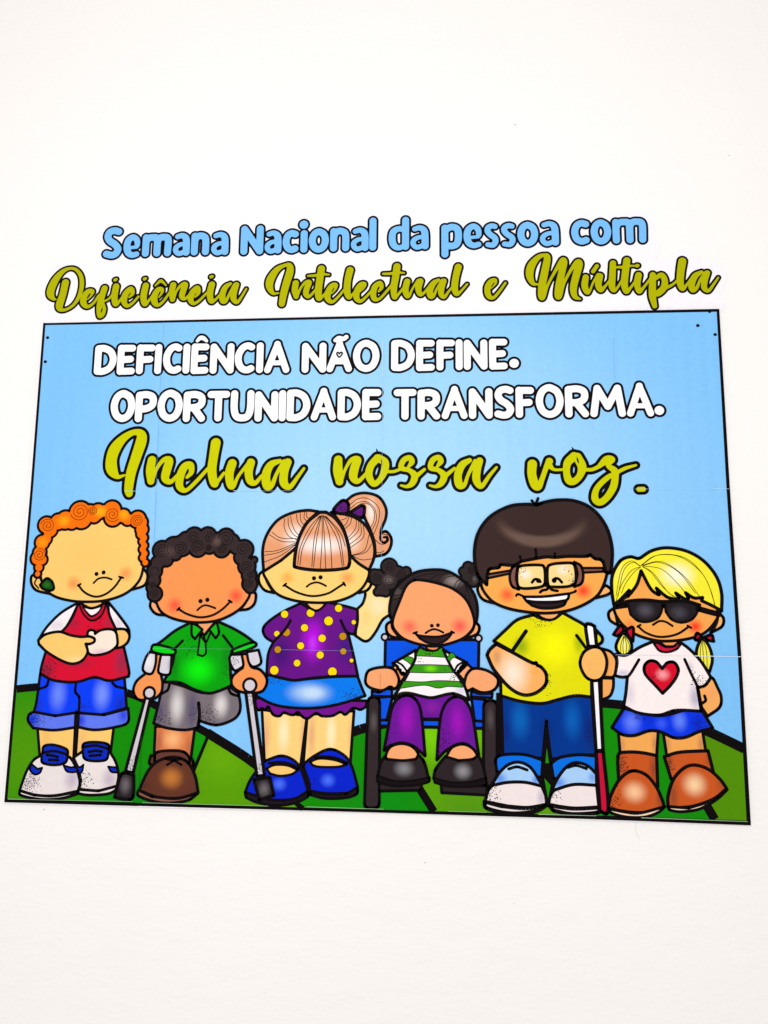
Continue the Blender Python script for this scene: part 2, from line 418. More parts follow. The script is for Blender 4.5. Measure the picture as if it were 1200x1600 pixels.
shape(f, 'sole', '155,942! 165,976 300,1004 440,1000 560,968 576,947! 400,980 260,974!', ink('sole_white', SHOE))
shape(f, 'shoe_tongue', '318,668 330,622 400,614 490,645 498,690 480,742 400,758 320,742 312,700', ink('tongue', (8, 50, 200)), 4, ['350,686 390,690 428,700', '365,720 430,723', '328,668 405,658 494,682'])
shape(f, 'shoe_patch', '240,752! 228,790 258,824 298,815 316,778! 282,786!', ink('tongue', (8, 50, 200)), 3)
shape(f, 'shoe_patch', '470,762! 492,802 540,810 576,800! 552,774 520,776!', ink('tongue', (8, 50, 200)), 3)
frame('A1')
slv = ink('sleeve_white', (252, 244, 246), [(420, 1000, 110, 60, (225, 215, 225), .7), (860, 1000, 60, 90, (222, 212, 225), .8)])
shape(f, 'sleeve', '572,838! 450,912 350,1012 288,1108! 460,1062! 525,950 568,860!', slv)
shape(f, 'sleeve', '788,832! 860,920 932,1020 942,1070! 845,1040! 800,950 790,860!', slv)
red = ink('red_vest', (222, 20, 58), [(540, 990, 90, 80, (150, 40, 80), .5), (350, 1320, 90, 110, (130, 40, 70), .7), (890, 1260, 90, 180, (150, 50, 85), .8), (560, 1275, 180, 60, (160, 40, 70), .6), (790, 980, 60, 70, (160, 50, 80), .6)], [(715, 990, 90, 70, .3), (350, 1310, 110, 120, .55)])
shape(f, 'vest', '574,842! 540,930 490,1010 440,1060! 345,1180! 312,1290 302,1348! 400,1396 560,1408 690,1374 800,1398 936,1368! 938,1320 900,1150! 850,1040! 800,930 782,838!', red)
shape(f, 'collar', '580,846! 612,920 670,967 740,932 776,846! 740,850! 720,905 670,936 632,900 606,850!', ink('red_collar', (196, 20, 60)), 3)
shape(f, 'undershirt', '606,866! 670,882 746,862! 720,906 670,934 632,902!', slv, 2.5)
shape(f, 'neck', '596,828! 744,828! 742,850 670,876 608,850!', ink('skin_plain', (250, 200, 118)), 3)
shape(f, 'arm', '845,1028! 910,1030 942,1070 930,1120 890,1155 845,1165!', ink('skin_plain', (250, 200, 118)))
shape(f, 'hand', '640,1076 646,1045 668,1034 692,1042 696,1062! 735,1036 800,1028 842,1045 856,1100 850,1150 790,1196 700,1216 650,1202 636,1150', ink('hand_pale', (253, 235, 218), [(740, 1200, 120, 50, (225, 195, 210), .8)]))
shape(f, 'arm', '288,1108! 340,1066 440,1047 520,1072 600,1084 650,1080 688,1094 690,1118 660,1134 628,1134! 642,1195 600,1256 530,1277 450,1252 350,1192 292,1136!', ink('skin_arm', SK, [(560, 1250, 140, 50, (255, 228, 165), .7)]))
shape(f, 'ear', '290,640! 242,645 238,700 275,750 375,775! 320,690', ink('skin_plain', (250, 200, 118)), 4.2, [(2.4, '275,668 262,700 290,735')])
shape(f, 'ear', '1036,585! 1072,640 1050,712 960,745! 1010,680', ink('skin_ear', (250, 208, 140)))
shape(f, 'face', '300,600 325,722 400,790 520,824 640,832 770,822 900,780 990,710 1035,620 1050,450 1020,300 800,230 560,240 380,330 310,480',
      ink('face1', SK, [(540, 700, 75, 75, (244, 150, 82), .8), (915, 630, 75, 75, (244, 150, 82), .8), (660, 500, 300, 200, (253, 205, 115), .6)]), 4.2,
      [(3, '685,697 720,666 770,658 815,671'), (3.4, '576,712 610,755 660,786 715,795 780,772 840,720 884,656'), (3, '572,716 592,704'), (3, '868,652 898,660')],
      dots=['706,632,15', '757,621,15'])
shape(f, 'hearing_aid', '300,712! 345,664 385,685 400,735 370,752 320,738', ink('green_aid', (22, 88, 26), [(350, 710, 40, 30, (50, 125, 40), .8)]), 4)
blob(f, 'hair', '283,632,18 292,585,26 282,520,42 315,530,32 298,478,42 316,405,46 345,380,34 345,280,52 372,315,48 430,258,52 482,245,60 530,262,44 588,190,72 600,235,66 655,195,55 715,185,52 690,215,45 760,180,40 815,175,62 825,225,58 898,215,44 930,240,38 1000,240,54 1025,262,42 1032,312,40 1028,345,30 1045,372,24 1036,398,22 1048,428,22 1038,455,22 1050,485,22 1040,515,22 1056,550,20',
     ink('hair_orange', (252, 122, 12), [(470, 250, 70, 60, (255, 175, 25), .9), (735, 185, 70, 60, (255, 185, 30), .9), (320, 405, 60, 60, (255, 165, 20), .9), (905, 205, 60, 60, (255, 180, 25), .9)]), 4.0,
     ['355,285,52', '585,185,66', '682,175,34', '822,205,56', '997,250,46', '295,495,48'], 0.9)

# ------------------------------------------------------------------ 3: purple spotted shirt, waving
f3 = f = figure('printed child with peach ponytail and purple shirt with yellow spots')
frame('C2')
SK3 = (254, 214, 126)
lg = ink('leg3', (253, 215, 135), [(320, 620, 70, 220, (255, 240, 195), 1), (690, 620, 60, 220, (255, 240, 195), 1), (185, 640, 55, 260, (238, 180, 130), .9), (470, 640, 40, 240, (236, 182, 130), .8), (540, 640, 50, 240, (238, 178, 130), .9), (845, 640, 40, 240, (240, 190, 130), .8)])
shape(f, 'leg', '505,480! 868,450! 838,880! 475,850!', lg)
shape(f, 'leg', '152,440! 502,490! 450,890! 172,850!', lg)
SB = (8, 42, 210)
b1 = ink('shoe_blue', SB, [(665, 990, 80, 70, (80, 120, 255), 1)], [(530, 1010, 50, 70, .5)])
shape(f, 'shoe', '475,865! 560,800 680,748 790,795 850,880 896,1040! 885,1080 780,1092 640,1092 525,1072! 515,1000 480,900!', b1)
shape(f, 'sole', '525,1074! 650,1096 800,1094 894,1045! 888,1096 800,1126 640,1130 530,1102!', ink('sole_dark', (38, 28, 42)))
shape(f, 'foot', '526,846! 600,820 720,832 812,866! 740,886 600,886 545,872!', ink('foot_skin', (255, 208, 122)), 3.6, ['560,812 640,806 730,818 815,855'])
b2 = ink('shoe_blue2', SB, [(285, 1020, 80, 70, (80, 120, 255), 1), (230, 840, 90, 40, (10, 60, 230), .5)])
strokes(f, 'shoe_gap', [(7, '460,880 490,960 512,1085')])
shape(f, 'shoe', '175,840! 300,800 400,835 455,905 500,1035 508,1075! 400,1135 230,1142 90,1105 22,1082! 60,990 130,890!', b2)
shape(f, 'sole', '20,1082! 90,1106 230,1144 400,1136 510,1080! 505,1118 400,1168 250,1184 110,1160 28,1122!', ink('sole_dark', (38, 28, 42)))
shape(f, 'foot', '188,898! 250,870 350,874 432,910! 380,944 290,956 215,938!', ink('foot_skin', (255, 208, 122)), 3.6, ['205,858 290,848 380,866 440,900'])
PUR = (122, 22, 148)
shape(f, 'frill', '98,350! 104,415 128,445 148,428 178,440 202,418 238,478 288,490 322,462 366,478 402,480 432,460 470,497 510,508 572,468 618,490 700,488 762,458 802,478 862,428 918,440 962,412 966,372!', ink('frill', PUR), 4)
shape(f, 'skirt', '195,168! 165,250 100,330! 250,402 430,428 620,422 800,384 955,332! 925,260 895,180! 700,185 520,200 400,212 300,195!',
      ink('skirt', (10, 130, 240), [(520, 310, 230, 110, (190, 222, 250), 1.0), (560, 310, 120, 70, (215, 232, 252), .6)], [(270, 210, 110, 50, .5), (860, 330, 120, 60, .55)]))
frame('C1')
shape(f, 'raised_hand', '890,960! 935,915 956,850 950,820! 985,795 1015,760 1160,800! 1150,1000! 1090,1042 1040,1130 990,1195 945,1206 880,1165!',
      ink('hand3', (252, 224, 150), [(1060, 930, 130, 120, (252, 232, 190), .9), (960, 1010, 60, 120, (250, 215, 130), .7)]))
pv = ink('purple_shirt', (112, 22, 142), [(550, 1200, 130, 230, (196, 20, 235), 1), (545, 1230, 50, 90, (205, 70, 250), .7), (300, 1300, 130, 200, (62, 22, 120), .8), (800, 1250, 110, 200, (66, 30, 135), .8), (810, 1080, 60, 100, (85, 25, 130), .4)], [(845, 1370, 70, 70, .45)])
shape(f, 'shirt', '455,912! 310,982 200,1058 160,1115 180,1175 240,1215! 200,1310 @C2 188,168! 300,192 400,212 520,198 700,182 898,180! @C1 862,1310 822,1145! 872,1155! 892,1060 895,962! 800,935 660,905! 580,968 520,955!', pv, 4.2)
YEL = ink('yellow_spot', (255, 222, 10)); YED = ink('yellow_spot_dim', (202, 150, 12))
for s, m in (('328,998,28', YEL), ('530,988,30', YEL), ('748,952,28', YEL), ('670,1050,34', YEL), ('483,1103,28', YEL), ('268,1150,22', YEL), ('342,1138,30', YED), ('866,1060,17', YEL),
             ('620,1185,29', YEL), ('781,1170,28', YED), ('453,1243,27', YEL), ('275,1273,26', YED), ('785,1287,24', YED), ('605,1315,28', YEL), ('849,1358,15', YEL), ('425,1378,26', YEL)):
    spot(f, 'shirt_spot', s, m, 0.8)
frame('C2')
for s in ('248,134,33', '700,146,34'): spot(f, 'shirt_spot', s, YEL, 0.8)
frame('C1')
shape(f, 'neck', '485,905! 655,905! 615,952 572,970 525,950!', ink('neck3', (250, 205, 120)), 3.6)
strokes(f, 'crease', ['375,1045 330,1120 240,1215', '765,1045 800,1120 828,1150', (4.2, '895,962 895,1060 872,1155')])
strokes(f, 'shirt_hem', [(4.2, '@C2 188,168 300,192 400,212 520,198 700,182 898,180')])
shape(f, 'ear', '170,655! 132,690 130,750 172,810 245,832! 190,740', ink('skin3', SK3))
shape(f, 'ear', '965,735! 1002,758 972,810 905,832!', ink('skin3', SK3))
shape(f, 'face', '165,640 200,750 270,840 400,890 560,908 720,900 860,850 950,770 985,650 900,500 600,450 300,500',
      ink('face3', SK3, [(350, 715, 80, 70, (252, 178, 82), .9), (815, 715, 85, 75, (246, 168, 90), .95), (560, 880, 260, 60, (255, 222, 140), .6)]), 4.2,
      [(3, '500,784 530,762 575,750 615,760 650,778'), (3.3, '328,772 420,826 540,857 660,838 740,792 792,758'), (3, '318,778 340,760'), (3, '784,752 800,775')],
      dots=['557,718,17', '608,711,17'])
PEA = (234, 166, 122)
pe = ink('hair_peach', PEA, [(420, 400, 150, 150, (255, 245, 238), 1), (840, 430, 120, 120, (255, 238, 225), .9), (260, 360, 120, 120, (248, 190, 150), .6)])
shape(f, 'ponytail', '800,122! 870,70 960,55 1060,85 1115,170 1115,250 1082,330 1076,368! 1120,355 1158,410 1150,480 1110,530 1035,548! 1025,430 985,320 945,240! 860,215 820,190!',
      ink('ponytail', PEA, [(1000, 200, 60, 160, (255, 236, 222), 1), (900, 130, 60, 60, (250, 200, 165), .7)]), 4.4,
      [(1.1, '830,150 900,100 980,100 1060,170 1060,270 1020,380'), (1.1, '840,175 900,130 970,125 1030,180 1040,270 1010,340'), (1.1, '850,190 920,140 980,140 1025,200 1020,280 1000,320'), (1.1, '955,230 990,320 1005,400'),
       (3.4, '1078,365 1072,410 1095,440 1125,425 1120,398 1100,400'), (1.2, '1035,420 1070,450 1110,450 1138,420 1120,380 1095,378'), (1.2, '1040,515 1075,520 1100,505')])
shape(f, 'hair', '165,665! 158,500 190,380 270,270 380,212 500,190 590,200! 490,300 430,430 415,480 300,580!', pe, 4.6,
      [(1.1, '330,255 325,320 360,390 430,420'), (1.1, '355,245 360,310 390,370 430,400'), (1.1, '375,235 385,290 410,350 440,385'), (1.1, '230,360 300,405 420,410'), (1.1, '210,380 300,430 410,435'), (1.1, '175,512 280,500 420,440'), (1.1, '170,540 290,515 420,450'), (1.1, '170,592 300,540 410,460'), (1.1, '420,220 430,280 460,320'), (1.1, '450,212 455,270 475,300'), (1.1, '485,205 480,250 510,280'), (1.1, '500,205 500,240 530,255')])
shape(f, 'hair', '690,205! 850,235 960,310 1020,440 1025,550 985,655! 900,600 840,540! 820,440 780,320 720,230!', pe, 4.6,
      [(1.1, '850,240 840,290 800,330'), (1.1, '830,240 810,290 790,310'), (1.1, '905,270 900,350 830,420'), (1.1, '885,255 880,330 825,400'), (1.1, '940,300 940,400 840,480'), (1.1, '920,290 920,380 835,455'), (1.1, '985,380 950,500 850,540'), (1.1, '1005,450 960,515 860,542'), (1.1, '1020,565 930,575 860,545'), (1.1, '770,265 800,255 815,240')])
bn = ink('fringe_peach', (234, 160, 114), [(610, 460, 330, 110, (255, 248, 242), 1), (610, 300, 200, 90, (248, 196, 160), .6)])
shape(f, 'fringe', '600,205! 500,290 432,430 404,600 430,636 600,656 780,645 830,615 830,500 790,350 720,250 650,205!', bn, 5.2,
      [(1.2, '600,235 520,330 450,480 430,610'), (1.2, '605,235 540,340 470,480 447,615'), (1.2, '610,232 560,400 540,628'), (1.2, '614,232 580,400 553,632'), (1.2, '620,230 620,420 605,648'), (1.2, '627,230 640,450 648,650'), (1.2, '632,232 680,400 697,650'), (1.2, '640,235 740,420 778,625'), (1.2, '645,235 750,380 790,620'), (1.2, '655,240 760,360 800,470')])
bo = ink('bow_purple', (102, 24, 128), (), [(790, 185, 60, 40, .5), (890, 210, 60, 40, .5)])
shape(f, 'bow', '708,188 770,118 810,116! 826,150 822,210! 760,216', bo, 5)
shape(f, 'bow', '838,206! 915,158 948,162 946,222 930,248! 880,236', bo, 5)

# ------------------------------------------------------------------ 2: green polo, crutches
f = figure('printed child with dark curls and green polo shirt leaning on crutches', 1)
frame('B2')
SK2 = (248, 158, 92)
shape(f, 'leg', '345,480! 628,490! 598,720! 335,700!', ink('leg2', (224, 132, 80), [(470, 570, 110, 110, (255, 190, 130), 1), (365, 600, 50, 160, (175, 100, 85), .7), (590, 640, 50, 120, (180, 105, 85), .7)]))
gs = ink('shorts_grey', (128, 118, 124), [(500, 330, 80, 190, (222, 216, 216), 1), (815, 325, 80, 130, (226, 220, 220), 1), (610, 360, 60, 220, (92, 80, 118), .8), (370, 380, 70, 180, (96, 84, 120), .8)], [(370, 430, 110, 90, .6), (700, 400, 120, 90, .7)])
shape(f, 'shorts', '400,160! 372,300 332,458! 420,490 550,506 640,490 652,470! 660,440! 780,470 890,438 942,392 955,330 942,240! 860,185! 700,240 540,190 450,165!', gs, 4.2,
      [(5, '655,312 662,400 652,475'), '446,180 432,220 390,246', '868,206 890,245 940,262'])
BR = (104, 58, 44)
shape(f, 'shoe_tab', '312,690! 302,745 340,765! 338,690!', ink('shoe_brown_dk', BR)); shape(f, 'shoe_tab', '600,700! 618,745 600,790! 580,730!', ink('shoe_brown_dk', BR))
shape(f, 'shoe_collar', '340,720! 352,668 450,654 545,662 588,705 590,750! 350,750!', ink('shoe_brown_dk', (112, 66, 54)))
shape(f, 'shoe', '228,938! 290,805 360,732 470,700 570,732 628,830 652,955! 520,994 380,992 300,970!', ink('shoe_brown', BR, [(460, 850, 110, 100, (236, 150, 66), 1), (470, 850, 230, 180, (132, 78, 50), .4)], [(270, 915, 70, 60, .35)]), 4.4,
      [(4, '420,712 475,722 530,712'), (3.4, '430,756 490,718'), (3.4, '470,718 532,756')])
shape(f, 'sole', '224,938! 224,978 330,1018 450,1030 580,1010 652,958! 500,998 320,984!', ink('sole_brown', (148, 98, 80)))
ar = ink('arm2', SK2, [(300, 210, 120, 90, (250, 165, 100), .5)])
shape(f, 'arm', '342,-40! 335,60 262,110 207,160 187,225 215,282 270,292 330,285 385,240 396,170 385,100 400,20 408,-40!', ar)
shape(f, 'arm', '955,-40! 1010,-40! 1030,48 1100,76 1146,145 1122,218 1060,240 950,230 895,185 895,130 930,90 972,60!', ar)
frame('B1')
gp = ink('polo_green', (10, 168, 16), [(610, 1230, 190, 170, (10, 245, 12), 1), (420, 1200, 60, 200, (10, 120, 20), .6), (830, 1130, 70, 170, (20, 125, 30), .6)], [(570, 1050, 90, 110, .3), (840, 1250, 80, 100, .5)])
shape(f, 'shirt', '550,862! 430,925 320,1010 252,1052! 425,1080! 402,1200 @B2 404,162! 520,166 620,214 720,242 800,226 892,186! @B1 855,1180 868,1080! 1050,1025! 980,970 880,910 752,852! 700,900 650,960 600,900!', gp, 4.4,
      ['486,1004 425,1066', '800,963 872,1056'])
gc = ink('polo_cuff', (16, 218, 30))
shape(f, 'sleeve_cuff', '244,1062 262,1036 330,1042 418,1070 430,1096 400,1116 320,1108 252,1088', gc, 4); shape(f, 'sleeve_cuff', '868,1078! 950,1042 1036,1016 1056,1042 980,1078 880,1106!', gc, 4)
shape(f, 'neck', '590,862! 742,852! 700,900 652,960! 620,905!', ink('neck2', (244, 168, 118)), 3)
shape(f, 'collar', '556,868! 556,955 582,990! 640,918! 600,885!', ink('polo_collar', (24, 188, 26)), 3.8); shape(f, 'collar', '750,856! 768,940 742,984! 690,915!', ink('polo_collar', (24, 188, 26)), 3.8)
shape(f, 'placket', '622,962! 602,1112! 640,1124! 666,1100 664,1020! 640,985!', ink('polo_collar', (24, 188, 26)), 3, [(3, '650,965 668,1015 700,945')])
wc = ink('cuff_white', (222, 217, 224), [(220, 1170, 60, 80, (245, 243, 248), .8), (1040, 1140, 40, 60, (215, 208, 214), .6), (385, 1190, 30, 90, (160, 150, 170), .6)], [(880, 1160, 60, 60, .55)])
for p in ('228,1092! 280,1100! 276,1180 250,1255 205,1258 176,1222 198,1140', '318,1112! 400,1114! 392,1240 365,1270 300,1252 305,1180', '850,1140 862,1112! 945,1110! 958,1190 940,1214 892,1236 860,1190', '985,1092! 1076,1076! 1096,1160 1080,1192 1032,1206 1000,1170'):
    shape(f, 'arm_cuff', p, wc, 4)
frame('B2')
st = ink('crutch_grey', (214, 208, 214), (), [(165, 770, 80, 90, .6), (1025, 270, 60, 70, .5), (1095, 800, 60, 70, .6)])
tp = ink('crutch_tip', (44, 36, 42), [(130, 900, 60, 90, (120, 112, 116), .9), (1125, 930, 60, 80, (120, 115, 118), .9)], [(1110, 980, 60, 50, .5)])
shape(f, 'crutch_shaft', '274,270! 312,272! 186,812! 130,802!', st, 4.6); shape(f, 'crutch_tip', '96,832 140,815 190,832! 184,985 130,1004 52,988!', tp, 4.6); spot(f, 'crutch_handle', '302,240,31', ink('knob', (216, 210, 216)), 4)
shape(f, 'crutch_shaft', '994,235! 1046,235! 1128,832! 1074,838!', st, 4.8); shape(f, 'crutch_tip', '1052,862! 1166,845! 1196,975! 1090,1008!', tp, 4.6); spot(f, 'crutch_handle', '1023,185,38', ink('knob', (216, 210, 216)), 4)
frame('B1')
shape(f, 'ear', '244,680! 234,740 280,795 365,806! 300,730', ink('skin2', (248, 176, 128))); shape(f, 'ear', '1000,630! 1052,636 1046,710 1000,755 930,766! 980,700', ink('skin2', (248, 176, 128)))
shape(f, 'face', '275,670 320,780 440,840 600,862 760,845 900,780 980,700 1008,610 960,400 880,300 600,300 350,400 290,560',
      ink('face2', SK2, [(425, 730, 85, 85, (252, 96, 72), .95), (900, 655, 85, 85, (252, 92, 70), .95), (640, 520, 350, 200, (249, 158, 88), .5)]), 4.2,
      [(3, '600,766 630,740 662,728 700,736 740,751'), (3.4, '452,756 520,796 620,822 720,805 800,755 858,697'), (3, '444,766 462,748'), (3, '844,690 868,706')],
      dots=['625,696,17', '678,686,17'])
HD = (62, 48, 49)
hd = ink('hair_dark', HD, [(380, 310, 90, 60, (92, 74, 72), .9), (750, 230, 60, 60, (105, 85, 80), .9), (640, 330, 120, 40, (78, 62, 60), .6), (270, 470, 40, 40, (85, 72, 70), .6)])
blob(f, 'hair', '270,640,48 245,590,32 262,535,42 268,462,50 292,400,46 325,300,62 360,375,42 415,275,68 430,330,40 480,265,72 510,215,48 575,195,62 605,280,62 680,190,58 695,270,48 760,235,62 822,200,58 790,290,56 862,240,58 905,275,46 962,295,64 945,355,50 985,425,58 1042,375,14 1003,495,48 1008,560,50 1012,590,34', hd, 4.0,
     ['328,300,58', '465,285,52', '575,195,48', '605,268,52', '697,200,44', '825,215,62', '788,290,40', '690,280,26', '955,295,52', '985,425,46', '1015,488,32', '1000,553,42', '270,465,40', '255,570,26', '268,632,38'], 0.9, ink('curl_line', (16, 10, 12)))

# ------------------------------------------------------------------ 4: wheelchair, striped shirt
f = figure('printed child with two dark buns and green striped shirt sitting in a wheelchair', 1)
frame('D1')
cb = ink('chair_blue', (8, 92, 232), [(400, 850, 120, 80, (10, 75, 200), .6)])
shape(f, 'chair_back', '213,742! 940,748! 935,1000! 208,1000!', cb, 4.4)
kn = ink('knob_pale', (214, 206, 212)); spot(f, 'chair_knob', '208,726,17', kn, 3.2); spot(f, 'chair_knob', '937,735,17', kn, 3.2)
frame('D2')
shape(f, 'chair_seat', '205,300! 1000,310! 1000,370! 205,352!', cb, 4.6)
shape(f, 'chair_panel', '200,140! 305,130! 262,308! 205,308!', cb, 4.2); shape(f, 'chair_panel', '895,145! 995,155! 995,318! 918,314!', cb, 4.2)
DK = (58, 47, 50)
tw = ink('wheel', DK, [(165, 320, 40, 110, (100, 92, 92), .9), (1035, 300, 40, 130, (92, 84, 84), .9)], [(1020, 400, 40, 90, .3)])
shape(f, 'wheel', '122,175! 130,150 150,138 190,142 205,160 210,182! 206,925! 200,950 180,963 125,963 104,955 96,935!', tw, 4.4)
shape(f, 'wheel', '985,205! 992,180 1010,166 1060,166 1080,182 1086,205! 1086,800! 985,800!', tw, 4.4)
fr = ink('footrest', (50, 40, 44))
shape(f, 'footrest', '205,780! 525,780! 512,832! 205,838!', fr, 4); shape(f, 'footrest', '668,790! 1010,800! 1010,868! 672,850!', fr, 4)
pp = ink('trousers', (118, 26, 158), [(600, 210, 90, 70, (150, 40, 170), .7), (410, 300, 90, 190, (168, 24, 190), 1), (790, 320, 90, 190, (165, 24, 190), 1), (560, 290, 110, 40, (90, 30, 150), .6), (260, 460, 60, 110, (95, 30, 150), .6), (900, 440, 60, 160, (100, 34, 155), .6)], [(270, 420, 70, 160, .5), (680, 470, 70, 170, .55)])
shape(f, 'trousers', '318,190! 350,118 480,100 600,142 720,112 830,130 872,195! 652,300! 538,300!', pp)
shape(f, 'trouser_leg', '242,535! 270,380 300,222 350,145 425,124 490,170 522,280 548,575! 460,502 370,478 290,498!', pp, 4.4)
shape(f, 'trouser_leg', '636,605! 650,400 672,250 722,160 790,134 850,165 902,280 948,565! 860,490 780,492 690,545!', pp, 4.4)
sf = ink('foot4', (252, 176, 122))
bs = ink('shoe_black', (52, 42, 46), [(390, 670, 100, 80, (140, 138, 142), 1), (830, 690, 90, 80, (150, 148, 152), 1)])
shape(f, 'shoe', '200,700 222,620 262,565! 370,540 490,560! 540,620 575,748! 480,790 330,790 192,755!', bs, 4.4); shape(f, 'shoe', '612,745! 630,670 700,580! 810,540 935,560! 975,630 1002,745! 880,795 720,795!', bs, 4.4)
shape(f, 'foot', '256,570 290,508 370,484 450,505 496,560 478,600! 380,610 262,600!', sf, 4); shape(f, 'foot', '705,582! 750,512 830,488 900,518 940,572! 900,600 800,610!', sf, 4)
sl4 = ink('sole_black', (26, 18, 22))
shape(f, 'sole', '190,722! 320,762 450,760 582,735! 570,772 450,796 300,800 192,768!', sl4, 3); shape(f, 'sole', '610,738! 740,772 880,770 1000,740! 1000,790 880,806 720,802 620,775!', sl4, 3)
frame('D1')
sk4 = ink('skin4', (250, 172, 120), [(300, 1020, 60, 90, (225, 140, 95), .4)])
shape(f, 'arm', '250,968! 300,935! 380,1012! 325,1085!', sk4, 4); shape(f, 'arm', '775,1010! 850,935! 895,975! 828,1070!', sk4, 4)
wh = ink('stripe_white', (252, 246, 246), [(330, 1060, 110, 60, (225, 212, 222), .6), (800, 1140, 80, 60, (210, 205, 228), .7)], [(740, 1040, 80, 40, .6), (490, 900, 60, 30, .35)])
gn = (62, 160, 24)
shape(f, 'shirt', '478,806! 440,870 402,980 350,1075 268,1205! 330,1166 400,1162 500,1186 580,1196 700,1168 760,1168 862,1212! 830,1110 752,990 690,880 648,802! 600,832 540,832!', wh, 4.4)
gm = ink('stripe_green', gn, [(565, 970, 80, 40, (130, 226, 20), 1)], [(540, 855, 60, 30, .4), (690, 970, 50, 40, .35)])
shape(f, 'stripe', '480,812! 446,872! 560,876 692,884! 652,808! 580,836 530,834!', gm, 1.2); shape(f, 'stripe', '422,940! 570,940 718,946! 738,1002! 570,1004 398,1000!', gm, 1.2)
shape(f, 'stripe', '355,1068! 500,1074 620,1064 788,1070! 815,1116! 700,1110 620,1122 510,1100 325,1125!', gm, 1.2)
shape(f, 'sleeve', '448,826! 370,872 268,930! 300,950 340,1015! 365,1015! 420,950 446,890!', wh, 4.2); shape(f, 'sleeve', '662,822! 740,868 848,925! 800,960 775,1022! 740,985 690,890!', wh, 4.2)
shape(f, 'stripe', '348,896! 382,874! 420,884 434,900! 412,942! 388,920!', gm, 1.2); shape(f, 'stripe', '692,890! 715,852 738,846! 762,878! 730,892 712,920!', gm, 1.2)
strokes(f, 'sleeve_frill', [(3, '300,918 345,945 385,1000'), (3.6, '290,945 310,955 305,975 330,980 328,1000 355,1003 350,1020')])
strokes(f, 'sleeve_frill', [(3, '750,990 775,945 830,912'), (3.6, '832,930 815,940 818,960 795,965 798,985 775,990 780,1010')])
shape(f, 'hand', '58,1050 85,985 190,960 275,975 316,1045 308,1105 282,1130! 248,1112 190,1140 110,1126 66,1095', sk4); shape(f, 'hand', '828,1075 848,1012 900,970 1000,985 1080,1040 1084,1100 1040,1146 960,1156 890,1126! 850,1142 830,1110', sk4)
frame('D2')
shape(f, 'armrest', '152,92! 205,100 268,75 300,82! 300,132! 152,128!', cb, 3.8); shape(f, 'armrest', '893,92! 960,112 1050,108! 1046,142! 893,134!', cb, 3.8)
frame('D1')
shape(f, 'neck', '520,790! 640,790! 620,822 580,832 540,822!', ink('neck4', (238, 152, 100)), 3)
bnm = ink('bun_dark', (56, 45, 46), [(240, 280, 60, 50, (130, 118, 116), .8), (905, 275, 30, 40, (130, 120, 118), .8)])
blob(f, 'hair_bun', '242,178,54 305,232,50 360,238,44 375,215,26 150,262,52 125,235,28 240,288,64 185,355,40 150,375,20 215,375,26', bnm, 3.6, ['240,180,44', '150,265,40', '245,285,42', '335,235,42'], 0.9, ink('curl_line', (16, 10, 12)))
blob(f, 'hair_bun', '855,180,30 880,220,46 820,215,26 895,285,40 850,250,40 905,200,40', bnm, 3.6, ['885,205,34', '900,275,30'], 0.9, ink('curl_line', (16, 10, 12)))
shape(f, 'ear', '262,600! 222,632 226,690 268,724 325,732! 270,660', sk4); shape(f, 'ear', '905,600! 942,645 928,698 870,725 825,736! 890,670', sk4)
shape(f, 'hair', '285,625! 248,560 248,470 275,370 345,285 450,222 580,202 700,215 820,290 900,390 928,500 918,610 890,625! 600,700!',
      ink('hair4', (54, 43, 45), [(740, 290, 110, 70, (150, 138, 134), 1), (310, 380, 60, 60, (95, 84, 82), .8)]), 4.4,
      [(1, '300,320 340,350 380,330'), (1, '270,400 320,400 350,380'), (1, '262,440 300,430 335,410'), (1, '420,270 520,240 640,225'), (1, '560,285 600,250 700,230'), (1, '640,310 690,260 760,250'), (1, '760,370 800,300 830,300'), (1, '740,350 770,290 800,285'), (1, '820,440 840,370 830,310'), (1, '860,500 870,420 840,330')])
shape(f, 'face', '268,605 300,690 390,755 580,797 760,760 860,700 905,608 850,450 745,355 620,308 500,284 430,286 375,330 330,430',
      ink('face4', (251, 170, 116), [(400, 645, 90, 85, (254, 112, 92), .9), (790, 640, 95, 90, (255, 104, 90), 1), (560, 500, 260, 160, (252, 172, 118), .5)]), 4.2,
      [(3, '525,694 555,675 590,664 630,674 662,690'), (3, '430,696 458,686'), (3, '724,682 746,692')], dots=['573,637,15', '621,633,15'])
shape(f, 'mouth', '442,692! 470,712 560,722 640,720 732,690! 700,735 645,772 590,782 530,766 480,736!', ink('mouth_dark', (48, 34, 40)), 3.4)

# ------------------------------------------------------------------ 6: sunglasses, heart shirt
f = figure('printed child with yellow pigtails, dark glasses and a red heart on white shirt')
frame('F2')
SK6 = (250, 176, 92)
l6 = ink('leg6', (248, 178, 95), [(215, 440, 40, 100, (205, 140, 100), .6), (440, 440, 40, 100, (190, 125, 95), .7), (520, 440, 40, 100, (205, 140, 100), .6), (745, 440, 40, 100, (195, 130, 95), .7)])
shape(f, 'leg', '192,350! 458,345! 448,520! 205,510!', l6); shape(f, 'leg', '492,360! 752,340! 778,500! 515,515!', l6)
OB = (208, 96, 40)
bt = ink('boot', OB, [(300, 755, 110, 100, (255, 205, 160), 1), (700, 705, 110, 110, (255, 215, 170), 1), (205, 560, 50, 110, (150, 78, 50), .8), (430, 600, 50, 140, (140, 72, 50), .8), (470, 800, 40, 120, (140, 70, 50), .7), (530, 560, 50, 90, (150, 78, 50), .8), (560, 780, 50, 160, (140, 72, 50), .7), (800, 540, 50, 90, (160, 80, 50), .7), (880, 700, 60, 90, (160, 80, 50), .6)], [(210, 580, 70, 100, .6), (150, 800, 90, 130, .65), (530, 570, 50, 90, .6)])
